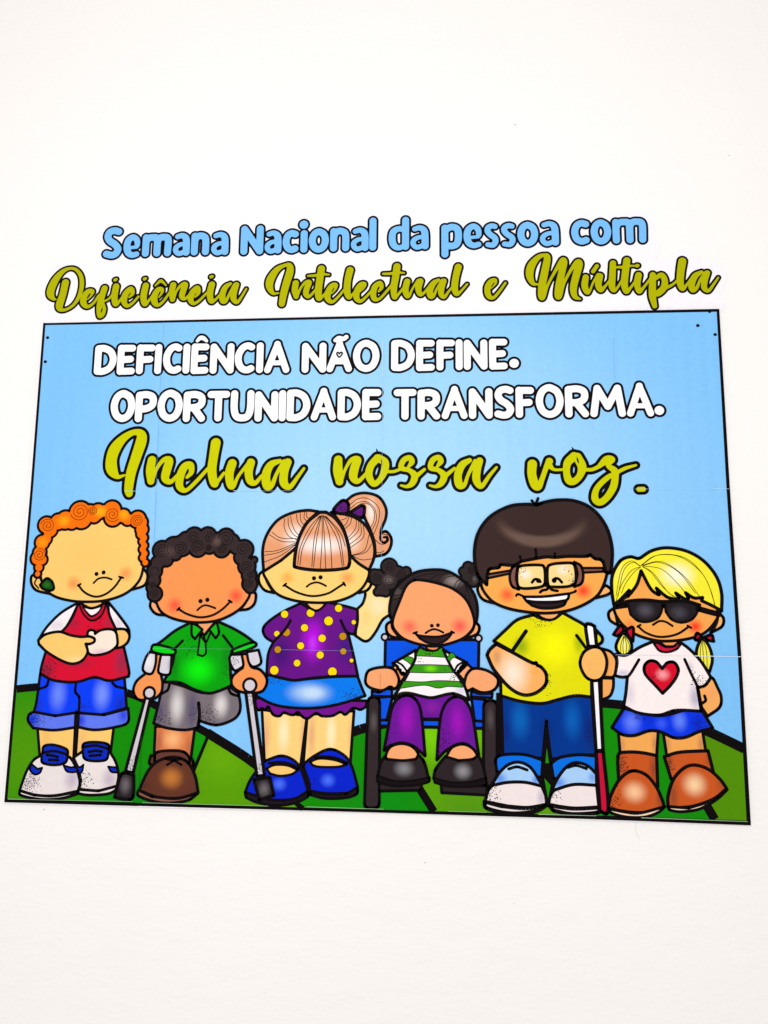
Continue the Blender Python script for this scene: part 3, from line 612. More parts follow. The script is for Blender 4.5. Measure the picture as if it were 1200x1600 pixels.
shape(f, 'boot_shaft', '190,515 235,490 340,492 448,512! 455,720! 195,680!', bt, 4.6); shape(f, 'boot_shaft', '498,520! 600,490 790,480! 825,620! 545,670!', bt, 4.6)
shape(f, 'boot', '124,862! 142,780 200,672 280,615 370,636 440,712 482,800 498,855! 420,888 300,892 200,880!', bt, 4.6)
shape(f, 'sole', '122,866! 150,896 250,922 370,922 460,890 502,852! 330,896 220,886!', ink('sole_cream', (252, 222, 186)), 4)
shape(f, 'boot', '524,852! 524,780 560,670 630,595 700,575 790,602 870,670 914,732! 830,800 700,848 600,860!', bt, 4.6)
shape(f, 'sole', '522,852! 540,876 620,886 740,866 850,802 918,738! 800,816 660,862!', ink('sole_cream', (252, 222, 186)), 4)
shape(f, 'skirt', '230,195! 150,325! 220,372 300,378 400,346 480,356 560,392 640,390 730,352 822,330! 750,212! 640,208 520,240 420,242 320,222!', ink('skirt6', (10, 62, 236), [(280, 290, 90, 110, (110, 140, 255), .9), (480, 300, 60, 60, (70, 105, 250), .8), (600, 280, 70, 100, (110, 145, 255), .9), (720, 300, 60, 90, (10, 30, 160), .5), (400, 270, 50, 80, (10, 50, 200), .5)], [(350, 250, 80, 40, .5), (745, 300, 90, 70, .5)]), 4.6)
frame('F1')
yt = ink('tail_yellow', (250, 240, 90), [(250, 770, 30, 60, (255, 250, 180), .8)])
shape(f, 'pigtail', '815,718! 862,790 882,880 862,965! 780,900 768,820 790,750', yt, 4.4, [(1, '815,735 840,820 845,940'), (1, '812,740 815,820 825,930'), (1, '805,750 795,830 805,910')])
shape(f, 'arm', '778,1080! 870,1005 920,1080 946,1150 932,1222 848,1284! 805,1220!', ink('arm6', (250, 182, 105), [(870, 1120, 70, 90, (252, 170, 110), .7)]), 4.2, [(4, '826,1138 834,1170 812,1190')])
shape(f, 'arm', '85,1010! 172,1012! 170,1080 145,1140 85,1168!', ink('arm6b', (250, 178, 100))); shape(f, 'hand', '90,800! 150,820 190,870 192,930 172,1000 100,1002!', ink('arm6b', (250, 178, 100)))
ws = ink('shirt_white', (254, 243, 241), [(290, 1120, 60, 150, (222, 210, 225), .7), (760, 1150, 70, 140, (190, 182, 208), .9), (240, 975, 80, 40, (205, 200, 228), .8), (720, 930, 40, 60, (200, 190, 210), .6)], [(780, 1030, 70, 70, .6), (750, 970, 40, 40, .3)])
shape(f, 'shirt', '455,748! 360,790 265,845 190,840! 198,900 182,992! 232,1004 272,1000! 262,1110 246,1212! 350,1260 500,1276 620,1242 802,1248! 775,1080! 830,1062 872,1005! 800,890 720,805 655,755! 560,792!', ws, 4.4,
      ['355,878 300,970 272,1004', '683,876 730,980 780,1090 802,1248'])
shape(f, 'neck', '485,735! 645,735! 615,778 545,782!', ink('neck6', (240, 160, 88)), 3)
shape(f, 'collar', '460,758! 500,812 560,824 625,802 658,762! 632,760! 600,784 545,786 490,756!', ink('collar_red', (215, 28, 70)), 3.4)
shape(f, 'heart', '525,1120! 470,1060 402,985 394,925 430,888 480,895 522,942! 560,900 610,900 638,952 618,1012 575,1070!', ink('heart', (222, 18, 52), [(525, 985, 70, 60, (255, 165, 170), 1)], [(440, 990, 70, 70, .5)]), 4.4)
shape(f, 'pigtail', '240,690 296,745 298,815 250,848 205,825 192,770', yt, 4.4, [(1, '245,710 225,770 225,830'), (1, '248,710 240,780 245,840'), (1, '252,710 265,770 262,838'), (1, '258,715 285,770 280,825')])
shape(f, 'ear', '180,505! 138,540 148,595 205,632! 190,560', ink('ear6', (248, 188, 118))); shape(f, 'ear', '925,540! 962,582 950,640 870,685! 910,620', ink('ear6', (248, 188, 118)))
shape(f, 'face', '180,490 215,600 320,690 450,735 560,745 700,730 820,690 900,610 922,540 860,440 600,400 400,250 300,400', ink('face6', SK6, [(760, 640, 80, 75, (255, 72, 42), 1), (290, 625, 60, 60, (250, 140, 70), .8), (400, 300, 100, 120, (246, 160, 82), .5)]), 4.2,
      [(3.2, '456,628 500,602 545,606 596,636'), (3.3, '348,638 400,682 480,712 560,712 640,690 714,640'), (3, '344,642 366,628'), (3, '704,634 730,650')])
shape(f, 'hair', '175,485! 160,380 165,270 220,170 290,140 345,152 368,146! 450,95 560,75 700,100 820,170 910,280 948,400 948,528! 880,490 805,455! 812,432! 750,435 690,398! 710,440 680,440 620,400! 640,440 560,430 480,365! 500,412 440,370 370,240! 340,340 275,425! 285,380! 220,450!',
      ink('hair_yellow', (252, 242, 62), [(630, 270, 170, 130, (255, 253, 225), 1), (220, 260, 60, 120, (255, 248, 130), .6)]), 4.8,
      [(.9, '365,205 300,170 230,230 190,420'), (.9, '365,208 310,180 245,240 205,420'), (.9, '365,212 300,240 230,340 190,460'), (.9, '365,215 320,250 260,330 230,400'), (.9, '370,200 480,130 650,140 800,250 870,380 905,515'), (.9, '370,202 500,125 690,150 830,290 900,480'), (.9, '375,200 520,175 680,280 800,440'), (.9, '380,205 500,180 640,250 760,400'), (.9, '385,210 460,260 560,390 620,430'), (.9, '380,210 440,250 520,350 600,425'), (.9, '385,205 520,230 640,340 700,420')])
frame('F1')
lens = ink('dark_lens', (40, 34, 38), [(400, 525, 90, 70, (92, 88, 96), .9), (640, 540, 90, 70, (82, 78, 86), .9)], [(610, 540, 60, 40, .3)])
shape(f, 'lens', '272,462! 400,452 522,462! 520,520 490,578 420,606 350,600 295,555!', lens, 3.6); shape(f, 'lens', '540,462! 660,455 785,492! 770,545 730,592 660,612 590,590 548,535!', lens, 3.6)
strokes(f, 'glasses_frame', [(5, '185,490 270,460 400,450 530,462 680,456 790,486'), (7, '190,500 270,488'), (8, '780,512 860,535 930,552'), (3.5, '522,500 530,485 540,505')])
rb = ink('bow_red', (206, 18, 62))
for p in ('172,698! 222,632 248,668! 205,705', '262,668! 300,645 316,660 312,745! 278,705', '756,728 772,688 806,710! 778,738', '828,716! 876,700 892,746! 850,738'): shape(f, 'bow', p, rb, 4.4)

# ------------------------------------------------------------------ 5: yellow shirt, glasses, white cane
f = figure('printed child with brown fringe, glasses and yellow shirt holding a white cane', 2)
frame('E2')
tr = ink('trousers_blue', (0, 62, 150), [(440, 400, 110, 210, (10, 110, 195), .9), (830, 400, 100, 210, (10, 105, 195), .9), (330, 480, 60, 170, (20, 40, 120), .6), (960, 480, 70, 190, (20, 35, 115), .7), (640, 480, 80, 150, (10, 40, 120), .6)], [(960, 560, 80, 100, .4)])
shape(f, 'trousers', '300,210! 312,660! 610,690! 636,430! 672,695! 1008,660! 975,220!', tr, 4.4, [(5, '638,412 632,500 622,620')])
shape(f, 'leg_gap', '612,690! 634,450! 640,450! 674,695! 690,850! 645,1040! 600,850!', BLACK, 2)
shape(f, 'leg_gap', '640,612! 656,725! 630,725!', ink('gap_green', (40, 150, 10)), 0); shape(f, 'leg_gap', '622,838! 668,890! 650,990!', ink('gap_green', (40, 150, 10)), 0)
shape(f, 'wheel_gap', '262,200! 304,200! 312,690! 262,690!', BLACK, 0)
cb5 = ink('sock_blue', (8, 120, 232))
shape(f, 'cuff', '262,690 330,660 480,662 610,702! 602,830! 268,790!', cb5, 4.4); shape(f, 'cuff', '672,728! 740,682 880,662 1008,672! 1008,830! 690,840!', cb5, 4.4)
u5 = ink('shoe_upper', (176, 214, 252), [(290, 840, 80, 70, (95, 150, 240), .9), (560, 850, 50, 60, (100, 150, 240), .9), (730, 870, 80, 70, (95, 150, 240), .9), (980, 830, 50, 60, (110, 160, 240), .8)])
t5 = ink('shoe_toe', (246, 234, 232), [(600, 980, 50, 90, (200, 185, 205), .8)], [(215, 960, 100, 100, .7), (680, 990, 90, 80, .6)])
shape(f, 'shoe_upper', '225,895! 290,792 360,732 440,718 520,758 580,848 604,898! 480,880 340,880!', u5, 4.4, [(4, '356,768 420,752 494,776')])
shape(f, 'shoe_toe', '180,1010! 205,925 236,890! 350,868 480,868 602,896! 632,970 638,1032! 500,1055 350,1045!', t5, 4.4)
shape(f, 'sole', '176,1012! 190,1058 300,1090 420,1100 560,1082 640,1036! 480,1060 300,1045!', ink('sole_white', SHOE), 5.6)
shape(f, 'shoe_upper', '675,930! 730,822 800,742 870,720 950,748 1010,805! 1012,890! 840,885!', u5, 4.4, [(4, '796,757 860,742 936,766')])
shape(f, 'shoe_toe', '652,1030! 670,960 698,925! 840,884 1012,890! 1028,1052! 850,1060 720,1045!', t5, 4.4)
shape(f, 'sole', '652,1034! 720,1050 850,1064 1026,1056! 1020,1092 830,1104 690,1078!', ink('sole_white', SHOE), 5.4)
frame('E1')
ys = ink('shirt_yellow', (232, 228, 18), [(700, 1160, 230, 230, (255, 252, 10), 1), (450, 1150, 90, 110, (130, 170, 10), .8), (880, 1130, 60, 110, (150, 180, 10), .7)], [(600, 960, 110, 60, .55), (640, 1420, 60, 120, .4)])
shape(f, 'sleeve', '1010,1030! 1052,1080 1048,1120 1000,1150!', ys, 4.6)
shape(f, 'shirt', '540,915! 420,952 330,1030 245,1110! 380,1186! 300,1300 @E2 296,100! 298,222! 440,262 600,280 720,252 850,222 975,232! 970,0 @E1 938,1170! 1000,1100! 930,1000 850,950 756,898! 700,942 650,952 600,942!', ys, 4.6,
      [(5.5, '485,1036 380,1190'), (4.6, '862,1068 938,1170')])
shape(f, 'neck', '565,905! 745,898! 702,940 650,950 602,935!', ink('neck5', (250, 178, 110)), 3)
shape(f, 'arm', '@E1 262,1132! 215,1175 195,1215! 232,1300 @E2 275,65 350,150 420,200 490,218 570,195 632,135 635,60 600,10 @E1 570,1290 560,1272! 525,1270 380,1192!',
      ink('arm5', (252, 184, 105), [(390, 1350, 170, 230, (255, 236, 214), 1), (270, 1230, 50, 90, (200, 145, 115), .6), (560, 1340, 60, 60, (252, 180, 95), .6)]), 5)
frame('E2')
red5 = ink('cane_red', (208, 22, 66)); cw = ink('cane_white', (252, 250, 252))
shape(f, 'cane_shaft', '974,90! 1032,90! 1059,630! 1007,632!', cw, 5); shape(f, 'cane_tip', '1007,636! 1060,636! 1098,1064 1036,1084!', red5, 5)
frame('E1')
shape(f, 'cane_grip', '930,1000 962,984 996,1000! 1012,1150! 950,1150!', cw, 5)
shape(f, 'hand', '888,1280 915,1195 985,1155 1050,1172 1086,1245 1080,1330 1045,1390 985,1405 925,1370', ink('hand5', (252, 192, 110)), 4.4)
shape(f, 'ear', '140,675! 124,730 165,800 265,832! 190,755', ink('ear5', (252, 186, 118))); shape(f, 'ear', '1110,715! 1122,738 1090,765 1005,788! 1070,700', ink('ear5', (252, 186, 118)))
SK5 = (253, 178, 90)
shape(f, 'face', '150,680 200,780 280,840 420,882 620,902 800,882 950,820 1040,740 1090,590 1060,450 650,440 200,540', ink('face5', SK5, [(345, 765, 85, 80, (252, 104, 60), .95), (912, 735, 90, 85, (252, 84, 48), 1), (620, 700, 260, 120, (254, 188, 105), .5)]), 4.4)
shape(f, 'hair', '192,690! 122,610 100,450 130,300 220,180 360,105 480,90 560,95! 620,75 720,58 850,65 980,125 1080,250 1125,400 1125,530 1112,598 1076,594! 1064,530 1040,502 1000,495 965,466! 930,478 800,478 700,486 640,482 560,494 450,515! 395,545 300,540 280,562 215,572 196,610!',
      ink('hair_brown', (66, 48, 46), [(600, 130, 500, 345, (120, 96, 85), .9, (600, 340, 430, 300)), (560, 380, 160, 40, (110, 88, 78), .4)]), 5,
      [(4, '556,425 562,470 558,495'), (3.6, '440,478 450,512'), (3.6, '700,455 698,486'), (4, '528,62 556,95'), (4, '575,45 556,95'), (4, '565,98 605,84')])
br = ink('frame_brown', (140, 92, 82))
shape(f, 'glasses_temple', '198,612! 368,584! 368,606! 198,642!', br, 3.6); shape(f, 'glasses_temple', '902,565! 1062,565! 1062,592! 905,600!', br, 3.6)
shape(f, 'glasses_side', '365,610 385,560 425,545! 412,640 432,725! 385,705 366,660', br, 4); shape(f, 'glasses_side', '845,520! 895,550 912,620 898,680 845,705! 868,610', br, 4)
ln5 = ink('lens_pale', (252, 222, 150), [(480, 610, 70, 60, (255, 245, 230), .9), (760, 580, 70, 60, (255, 240, 215), .9)], [(450, 590, 60, 50, .45), (830, 650, 40, 70, .5), (800, 585, 40, 40, .3)])
shape(f, 'lens', '418,610 428,560 480,545 590,543 620,560 628,620 625,680 595,706 500,718 440,712 420,680', ln5, 4.4, [(4, '530,672 550,650 580,652 592,668')], dots=['577,660,18'])
shape(f, 'lens', '645,570 675,538 760,528 830,530 852,565 858,640 845,685 790,704 690,706 650,690', ln5, 4.4, [(4, '690,655 705,642 730,648 752,672')], dots=['695,658,19'])
strokes(f, 'nose', [(4, '590,746 608,732 640,725 655,708 680,728 720,736'), (7, '637,575 634,690')])
shape(f, 'teeth', '466,780! 620,778 806,756! 800,790 785,806! 700,818 560,818 485,808!', WHITE, 4, [(3.4, '412,772 425,760 470,778'), (3.4, '800,758 850,742 855,734')])
shape(f, 'mouth', '488,812! 560,820 700,820 786,806! 765,842 700,862 600,865 530,845!', ink('mouth_dark', (48, 34, 40)), 4)

# ------------------------------------------------------------------ lettering
print('layers', layer[0]); layer[0] = 4
def letter(parent, paths, mat, grow, zs, label=None, off=(0, 0), blk=None):
    """paths: lists of (x, y, r) in metres"""
    sg = segs_of(paths); mb = MB()
    mb.field(sg, grow, zs[0], 1); mb.field(sg, 0, zs[1], 0)
    return mb.build('letter', [mat, blk or BLACK], parent, off), sg
def arc(*p): return p
GL = {
 'D': ['0,0! 0,1!', '0,0! .4,0 .82,.16 1,.5 .82,.84 .4,1 0,1!'], 'E': ['1,0! .1,0 0,.08 0,.92 .1,1 1,1!', '0,.5! .86,.48!'], 'F': ['1,0! .1,0 0,.08 0,1!', '0,.52! .86,.5!'], 'I': ['.5,0! .5,1!'],
 'C': ['1,.06 .72,0 .35,.08 .08,.3 0,.52 .1,.78 .38,.96 .72,1 1,.94'], 'N': ['0,1! 0,0! 1,1! 1,0!'], 'A': ['0,1,.95! .46,.02,.95 .54,.02,.95 1,1,.95!', '.22,.7,.72! .78,.7,.72!'],
 'O': ['.85,.14 .5,0 .15,.14 0,.5 .15,.86 .5,1 .85,.86 1,.5 .85,.14 .5,0'], 'P': ['0,1! 0,.02! .55,0 .95,.12 .95,.42 .55,.58 0,.6!'], 'R': ['0,1! 0,.02! .55,0 .93,.12 .93,.4 .55,.54 0,.55!', '.45,.55! .98,1!'],
 'T': ['0,0! 1,0!', '.5,0! .5,1!'], 'U': ['0,0! 0,.6 .15,.92 .5,1 .85,.92 1,.6 1,0!'], 'S': ['.95,.05 .6,0 .2,.06 .05,.24 .25,.42 .7,.57 .97,.76 .8,.95 .45,1 .02,.95'],
 'M': ['0,1! .14,0! .5,.72! .86,0! 1,1!'], '.': ['.5,.5!'],
 'e': ['.1,.6,.5! .95,.56,.5! 1,.42,.75 .92,.14,.85 .55,-.03,.85 .12,.15,.95 0,.52 .15,.88,.95 .55,1.03,.85 .97,.98,.8'], 'm': ['0,0! 0,1!', '0,.3! .1,.06 .3,0 .5,.12 .52,1!', '.52,.3! .6,.06 .8,0 1,.14 1,1!'],
 'a': ['.1,.02,.75 .55,-.04,.8 .92,.1,.95 1.02,.4 1.03,1!', '1,.5,.6! .45,.5,.65 .02,.66,.75 -.02,.9,.75 .3,1.06,.75 .75,.98,.7 1,.84,.6!'], 'n': ['0,0! 0,1!', '0,.35! .15,.08 .5,-.01 .9,.1 1,.4 1,1!'],
 'c': ['1,.06 .6,0 .18,.14 0,.5 .18,.86 .6,1 1,.94'], 'i': ['.5,0! .5,1!'], 'o': ['.85,.14 .5,0 .15,.14 0,.5 .15,.86 .5,1 .85,.86 1,.5 .85,.14 .5,0'], 'l': ['.5,0! .5,1!'],
 'd': ['1,0! 1,1!', '1,.4,.8! .55,.32,.85 .1,.42,.95 0,.68 .12,.93,.95 .5,1.04,.8 1,.95,.7!'], 'p': ['0,.02! 0,1!', '0,.1! .5,-.01 .92,.08 1,.36 .88,.62 .5,.7 0,.66!'],
 's': ['.95,.0,.75 .55,-.04,.8 .1,.06,.85 .04,.26,.85 .4,.46,.85 .88,.62,.85 1,.82,.85 .7,1.03,.8 .05,1,.75'],
}
def glyph(ch, fr, x0, x1, y0, y1, r):
    """pen strokes of a plain letter whose filled shape spans the given box; r is the pen radius in the same units"""
    ox, oy, s = GRID[fr]
    ym = (y0+y1)/2; xm = (x0+x1)/2
    u, v = grid_pt(xm, ym, fr); k = unit(u, v)/s; rr = r*k
    X0 = P(*grid_pt(x0, ym, fr))[0]; X1 = P(*grid_pt(x1, ym, fr))[0]
    Y0 = P(*grid_pt(xm, y0, fr))[1]; Y1 = P(*grid_pt(xm, y1, fr))[1]
    X0 += rr; X1 -= rr; Y0 -= rr; Y1 += rr
    if X1 < X0: X0 = X1 = (X0+X1)/2
    slope = (P(*grid_pt(x1, y1, fr))[1]-P(*grid_pt(x0, y1, fr))[1])
    out = []
    for st in GL[ch]:
        pts = []
        for tok in st.split():
            c = tok.endswith('!'); q = [float(q) for q in tok.rstrip('!').split(',')]
            pts.append((X0+q[0]*(X1-X0), Y0+q[1]*(Y1-Y0), c, rr*(q[2] if len(q) > 2 else 1)))
        out.append(smooth(pts, False, 6) if len(pts) > 1 else [(pts[0][0], pts[0][1], rr)])
    return out
def text_line(parent, name, items, mat, r, grow, extra=(), off=(0, 0), label=None):
    ln = empty(name, (0, 0, 0), parent, rot=False)
    if label: ln['label'] = label
    z0 = nz(); layer[0] += 6; allsegs = []
    for i, (ch, fr, x0, x1, y0, y1) in enumerate(items):
        paths = glyph(ch, fr, x0+2, x1-2, y0, y1, r if ch != '.' else (x1-x0)/2)
        for idx, fr2, ex in extra:
            if idx == i:
                frame(fr2); paths += [[(p[0], p[1], p[2]) for p in smooth(parse(e), False)] if len(parse(e)) > 1 else [(q[0], q[1], q[3]) for q in parse(e)] for e in ex]
        o, sg = letter(ln, paths, mat, grow*0.00086, (z0 + i*4e-7, z0 + 5*STEP + i*4e-7), off=off)
        allsegs += sg
    return ln, allsegs
def script_line(parent, name, words, mat, grow, off=(0, 0), label=None, trim=0.0):
    ln = empty(name, (0, 0, 0), parent, rot=False)
    if label: ln['label'] = label
    z0 = nz(); layer[0] += 6; i = 0; allsegs = []
    for fr, letters in words:
        frame(fr)
        for lt in letters:
            paths = []
            for e in lt.split('|'):
                q = parse(e)
                paths.append([(p[0], p[1], max(0.0008, p[2]-trim)) for p in smooth(q, False, 5)] if len(q) > 1 else [(q[0][0], q[0][1], q[0][3])])
            o, sg = letter(ln, paths, mat, grow*0.00086, (z0 + i*4e-7, z0 + 5*STEP + i*4e-7), off=off)
            allsegs += sg; i += 1
    return ln, allsegs

text_line(poster, 'slogan', [('D', 'L1', 46, 222, 103, 333), ('E', 'L1', 224, 368, 102, 332), ('F', 'L1', 373, 520, 100, 328), ('I', 'L1', 513, 575, 95, 328), ('C', 'L1', 580, 730, 90, 326), ('I', 'L1', 734, 793, 92, 325), ('E', 'L1', 798, 940, 92, 326), ('N', 'L1', 946, 1136, 90, 325),
  ('C', 'L2', 38, 197, 82, 323), ('I', 'L2', 206, 265, 82, 321), ('A', 'L2', 268, 470, 88, 322), ('N', 'L2', 560, 754, 85, 318), ('A', 'L2', 752, 956, 82, 314), ('O', 'L2', 958, 1168, 62, 312),
  ('D', 'L3', 105, 293, 114, 353), ('E', 'L3', 300, 448, 114, 353), ('F', 'L3', 458, 606, 112, 350), ('I', 'L3', 608, 664, 108, 348), ('N', 'L3', 670, 858, 111, 345), ('E', 'L3', 868, 1014, 105, 342), ('.', 'L3', 1028, 1100, 259, 331)],
  WHITE, 26.5, 3.7, [(6, 'L1', ['848,70,12 868,50,16 882,46,17 900,52,16 920,70,12']), (12, 'L2', ['822,66,15 850,48,17 885,55,17 908,40,17', '855,170,24 855,215,24'])], label='white outlined capitals DEFICIÊNCIA NÃO DEFINE.')
text_line(poster, 'slogan', [('O', 'L1', 172, 367, 453, 702), ('P', 'L1', 364, 533, 462, 702), ('O', 'L1', 537, 737, 450, 700), ('R', 'L1', 737, 916, 461, 701), ('T', 'L1', 922, 1102, 460, 697), ('U', 'L2', 6, 192, 454, 698),
  ('N', 'L2', 194, 380, 463, 698), ('I', 'L2', 383, 438, 454, 696), ('D', 'L2', 442, 630, 449, 694), ('A', 'L2', 630, 832, 453, 691), ('D', 'L2', 838, 1024, 446, 688), ('E', 'L2', 1030, 1182, 446, 686),
  ('T', 'L3', 124, 306, 496, 734), ('R', 'L3', 310, 492, 496, 733), ('A', 'L3', 497, 704, 489, 730), ('N', 'L3', 710, 898, 489, 727), ('S', 'L3', 905, 1068, 470, 726), ('F', 'L4', -26, 122, 480, 719), ('O', 'L4', 130, 351, 457, 720), ('R', 'L4', 358, 548, 467, 716), ('M', 'L4', 552, 832, 462, 713), ('A', 'L4', 835, 1052, 464, 711), ('.', 'L4', 1058, 1130, 626, 698)],
  WHITE, 27.5, 3.7, label='white outlined capitals OPORTUNIDADE TRANSFORMA.')
frame('L2'); mbh = MB(); zz = nz()
pen(mbh, (2.4, '854,172 844,160 834,167 838,182 853,197 870,182 877,166 866,159 854,172'), zz, 0); mbh.build('heart_mark', [BLACK], poster)

LIMEG = ink('lime', (208, 210, 0)); LIMEH = ink('lime_header', (186, 186, 2))
script_line(poster, 'slogan', [
 ('J1', ['232,416,8 178,428,18 134,372,43 130,290,43 160,205,43 228,125,30 305,82,22 360,95,32 362,150,42 320,280,40 282,400,38 264,520,34 268,558,28',
         '445,298,32 432,380,34 437,462,28|445,455,18 482,365,14 535,298,18 580,302,30 562,370,34 548,440,30 590,468,18 645,415,13',
         '718,432,12 752,392,20 745,338,26 698,352,30 664,430,32 662,505,28 710,534,16 790,465,15 880,365,13',
         '942,165,38 925,270,35 912,380,35 930,480,30 958,462,15 1005,400,12',
         '1070,325,34 1048,400,34 1055,490,28 1080,500,18 1120,420,12 1190,330,14|@J2 165,318,32 148,390,32 160,460,28 200,476,18 250,420,12']),
 ('J2', ['390,305,16 320,335,28 283,415,34 292,500,32 330,490,20 368,400,14 425,312,20|452,315,30 425,390,32 422,475,32 468,508,20 530,430,14 578,364,11',
         '845,295,32 842,380,37 855,465,30|868,455,16 898,375,12 945,298,16 995,295,28 975,350,34 962,428,32 1000,464,18 1075,390,12']),
 ('J3', ['0,280,36 -60,350,34 -80,440,34 -35,520,28 25,480,26 65,400,34 70,320,36 10,280,36|80,405,14 150,405,14 210,385,14',
         '288,362,12 322,315,26 300,275,24 245,300,26 222,370,24 300,395,22 348,445,32 325,515,28 275,545,16 220,535,10|355,455,22 440,385,14',
         '558,358,12 592,310,26 570,272,24 515,300,26 497,370,24 570,392,22 622,445,32 595,515,28 545,545,16 490,535,10|630,450,22 720,375,14',
         '860,300,22 790,345,34 752,440,36 765,530,36 812,530,20 850,430,16 915,310,22|955,305,32 930,390,36 925,485,36 970,545,22 1045,445,17 1112,366,12']),
 ('J4', ['155,280,36 152,360,34 176,440,34 205,455,26 230,400,20 262,310,20 288,258,28|285,285,24 325,322,12 395,322,10',
         '480,220,34 430,270,30 422,345,26 440,405,30 478,415,26 525,370,26 542,300,34 505,225,34|555,322,14 620,322,14 680,295,16',
         '680,292,18 735,245,30 778,245,22 745,290,18 795,330,26 800,380,27 785,460,28 735,540,26 680,578,26 642,545,27 660,465,22 740,385,20 815,345,14 880,312,14 962,288,9',
         '985,476,19 1020,475,19'])], LIMEG, 4.8, label='lime script lettering Inclua nossa voz.')

for fr2, tick in (('J2', '1143,208,1 1146,222,6 1152,240,9'), ('J4', '462,144,1 468,156,5 478,172,9')):
    frame(fr2); m2 = MB(); pen(m2, (2.5, tick), nz(), 0); m2.build('letter_tick', [BLACK], poster)
for fr2, slit in (('J3', '34,282,1 40,318,5 44,345,3'), ('J4', '502,224,1 508,248,7 515,272,3')):
    frame(fr2); m2 = MB(); pen(m2, (2.5, slit), nz(), 0); m2.build('letter_slit', [BLACK], poster)
# ------------------------------------------------------------------ border, pin holes, sheet joints
frame('')
layer[0] = hills_top - 14; mb = MB(); z = nz()
def strip(mb, a, b, w0, w1, z, mi=0):
    A, B = P(*a), P(*b); dx, dy = B[0]-A[0], B[1]-A[1]; l = math.hypot(dx, dy); nx, ny = -dy/l*0.00086/2, dx/l*0.00086/2
    mb.poly([(A[0]-nx*w0, A[1]-ny*w0), (B[0]-nx*w1, B[1]-ny*w1), (B[0]+nx*w1, B[1]+ny*w1), (A[0]+nx*w0, A[1]+ny*w0)], z, mi)
for i, (a, b, w0, w1) in enumerate((((70, 508), (600, 496.5), 3.6, 4.4), ((600, 496.5), (1122, 486.5), 4.2, 4.6), ((1120, 485), (1136, 765), 4.2, 5), ((1136, 764.5), (1153.5, 1025), 5, 5.2), ((1153.6, 1025.5), (1168, 1288), 5, 5.6),
                   ((1170, 1284.5), (940, 1276), 6.2, 5.4), ((940, 1276.2), (595, 1266), 5, 4.2), ((595, 1266), (217, 1255.5), 4.2, 4.4), ((217, 1255.5), (10, 1249.5), 5, 5.2), ((11.5, 1252), (31.5, 1011), 4.6, 4.8), ((31.5, 1011), (51.5, 769), 4.8, 4.2), ((51.5, 769), (71.5, 506), 4.2, 4.0))):
    m2 = MB(); strip(m2, a, b, w0, w1, z + i*3e-7); m2.build('border_line', [BLACK], poster)
for u, v, r in ((76.5, 529, 2.5), (73, 566.5, 2.6), (1088.7, 510.3, 2.8), (1115.7, 524.3, 2.7), (1107, 488.3, 2.8), (244, 944, .9), (582, 938, .9), (354, 545, .8)):
    m2 = MB(); x, y = P(u, v); m2.disc(x, y, r*unit(u, v), nz(), 0, 14, ry=r*unit(u, v)*0.9); m2.build('pin_hole', [BLACK], poster)
layer[0] = hills_top + 345
jg = ink('joint_pale', (190, 222, 180)); jl = ink('joint_light', (196, 226, 250)); jd = ink('joint_dark', (118, 180, 236)); jw = ink('paper_edge', (224, 240, 252))
for a, b, w, m in (((197, 768.3), (214, 768.2), .9, jl), ((366, 767.5), (402, 768), .8, jl), ((402, 768), (470, 767.6), .35, jl), ((1112, 764.4), (1137, 764.6), .55, jw), ((990, 765), (1105, 764.4), .3, jl),
                   ((1083, 1024.2), (1154, 1025.6), 1.1, jw), ((960, 1022.5), (1083, 1024.2), .4, jl), ((440, 1014.6), (562, 1016.6), .16, jl), ((240, 1012.5), (395, 1014), .1, jl), 
                   ((255.6, 550), (252, 610), .55, jd), ((258, 505), (256, 540), .3, jd), ((252, 610), (249, 668), .3, jd), ((249.6, 668), (246, 770), .5, jd), ((246, 770), (243, 850), .55, jd), ((237, 965), (234, 1030), .3, jl),
                   ((598.4, 534), (598.2, 590), .8, jw), ((598.2, 590), (598, 660), .55, jl), ((597.6, 660), (597.3, 772), .3, jl), ((596.6, 800), (596.4, 870), .5, jd), ((594.8, 1052), (594.6, 1078), .5, ink('joint_skin', (205, 135, 95))),
                   ((957.2, 530), (958.6, 595), .4, jd), ((958.2, 545), (959.2, 590), .35, jl), ((967.5, 840), (969, 870), .4, jl), ((223.5, 1150), (219.5, 1240), .5, ink('joint_green', (18, 95, 10))),
                   ((16, 1246.6), (60, 1247.6), .7, jg), ((60, 1247.7), (210, 1250.5), .4, jg), ((225, 1252.2), (420, 1257.5), .5, jg), ((480, 1258.6), (600, 1262.4), .6, jg), ((700, 1265.4), (760, 1267.2), .45, jg), ((840, 1270.2), (930, 1272.6), .7, jg), ((1000, 1275.5), (1165, 1281.6), .7, jg)):
    m2 = MB(); strip(m2, a, b, w, w*0.7, nz()); m2.build('sheet_joint', [m], poster)

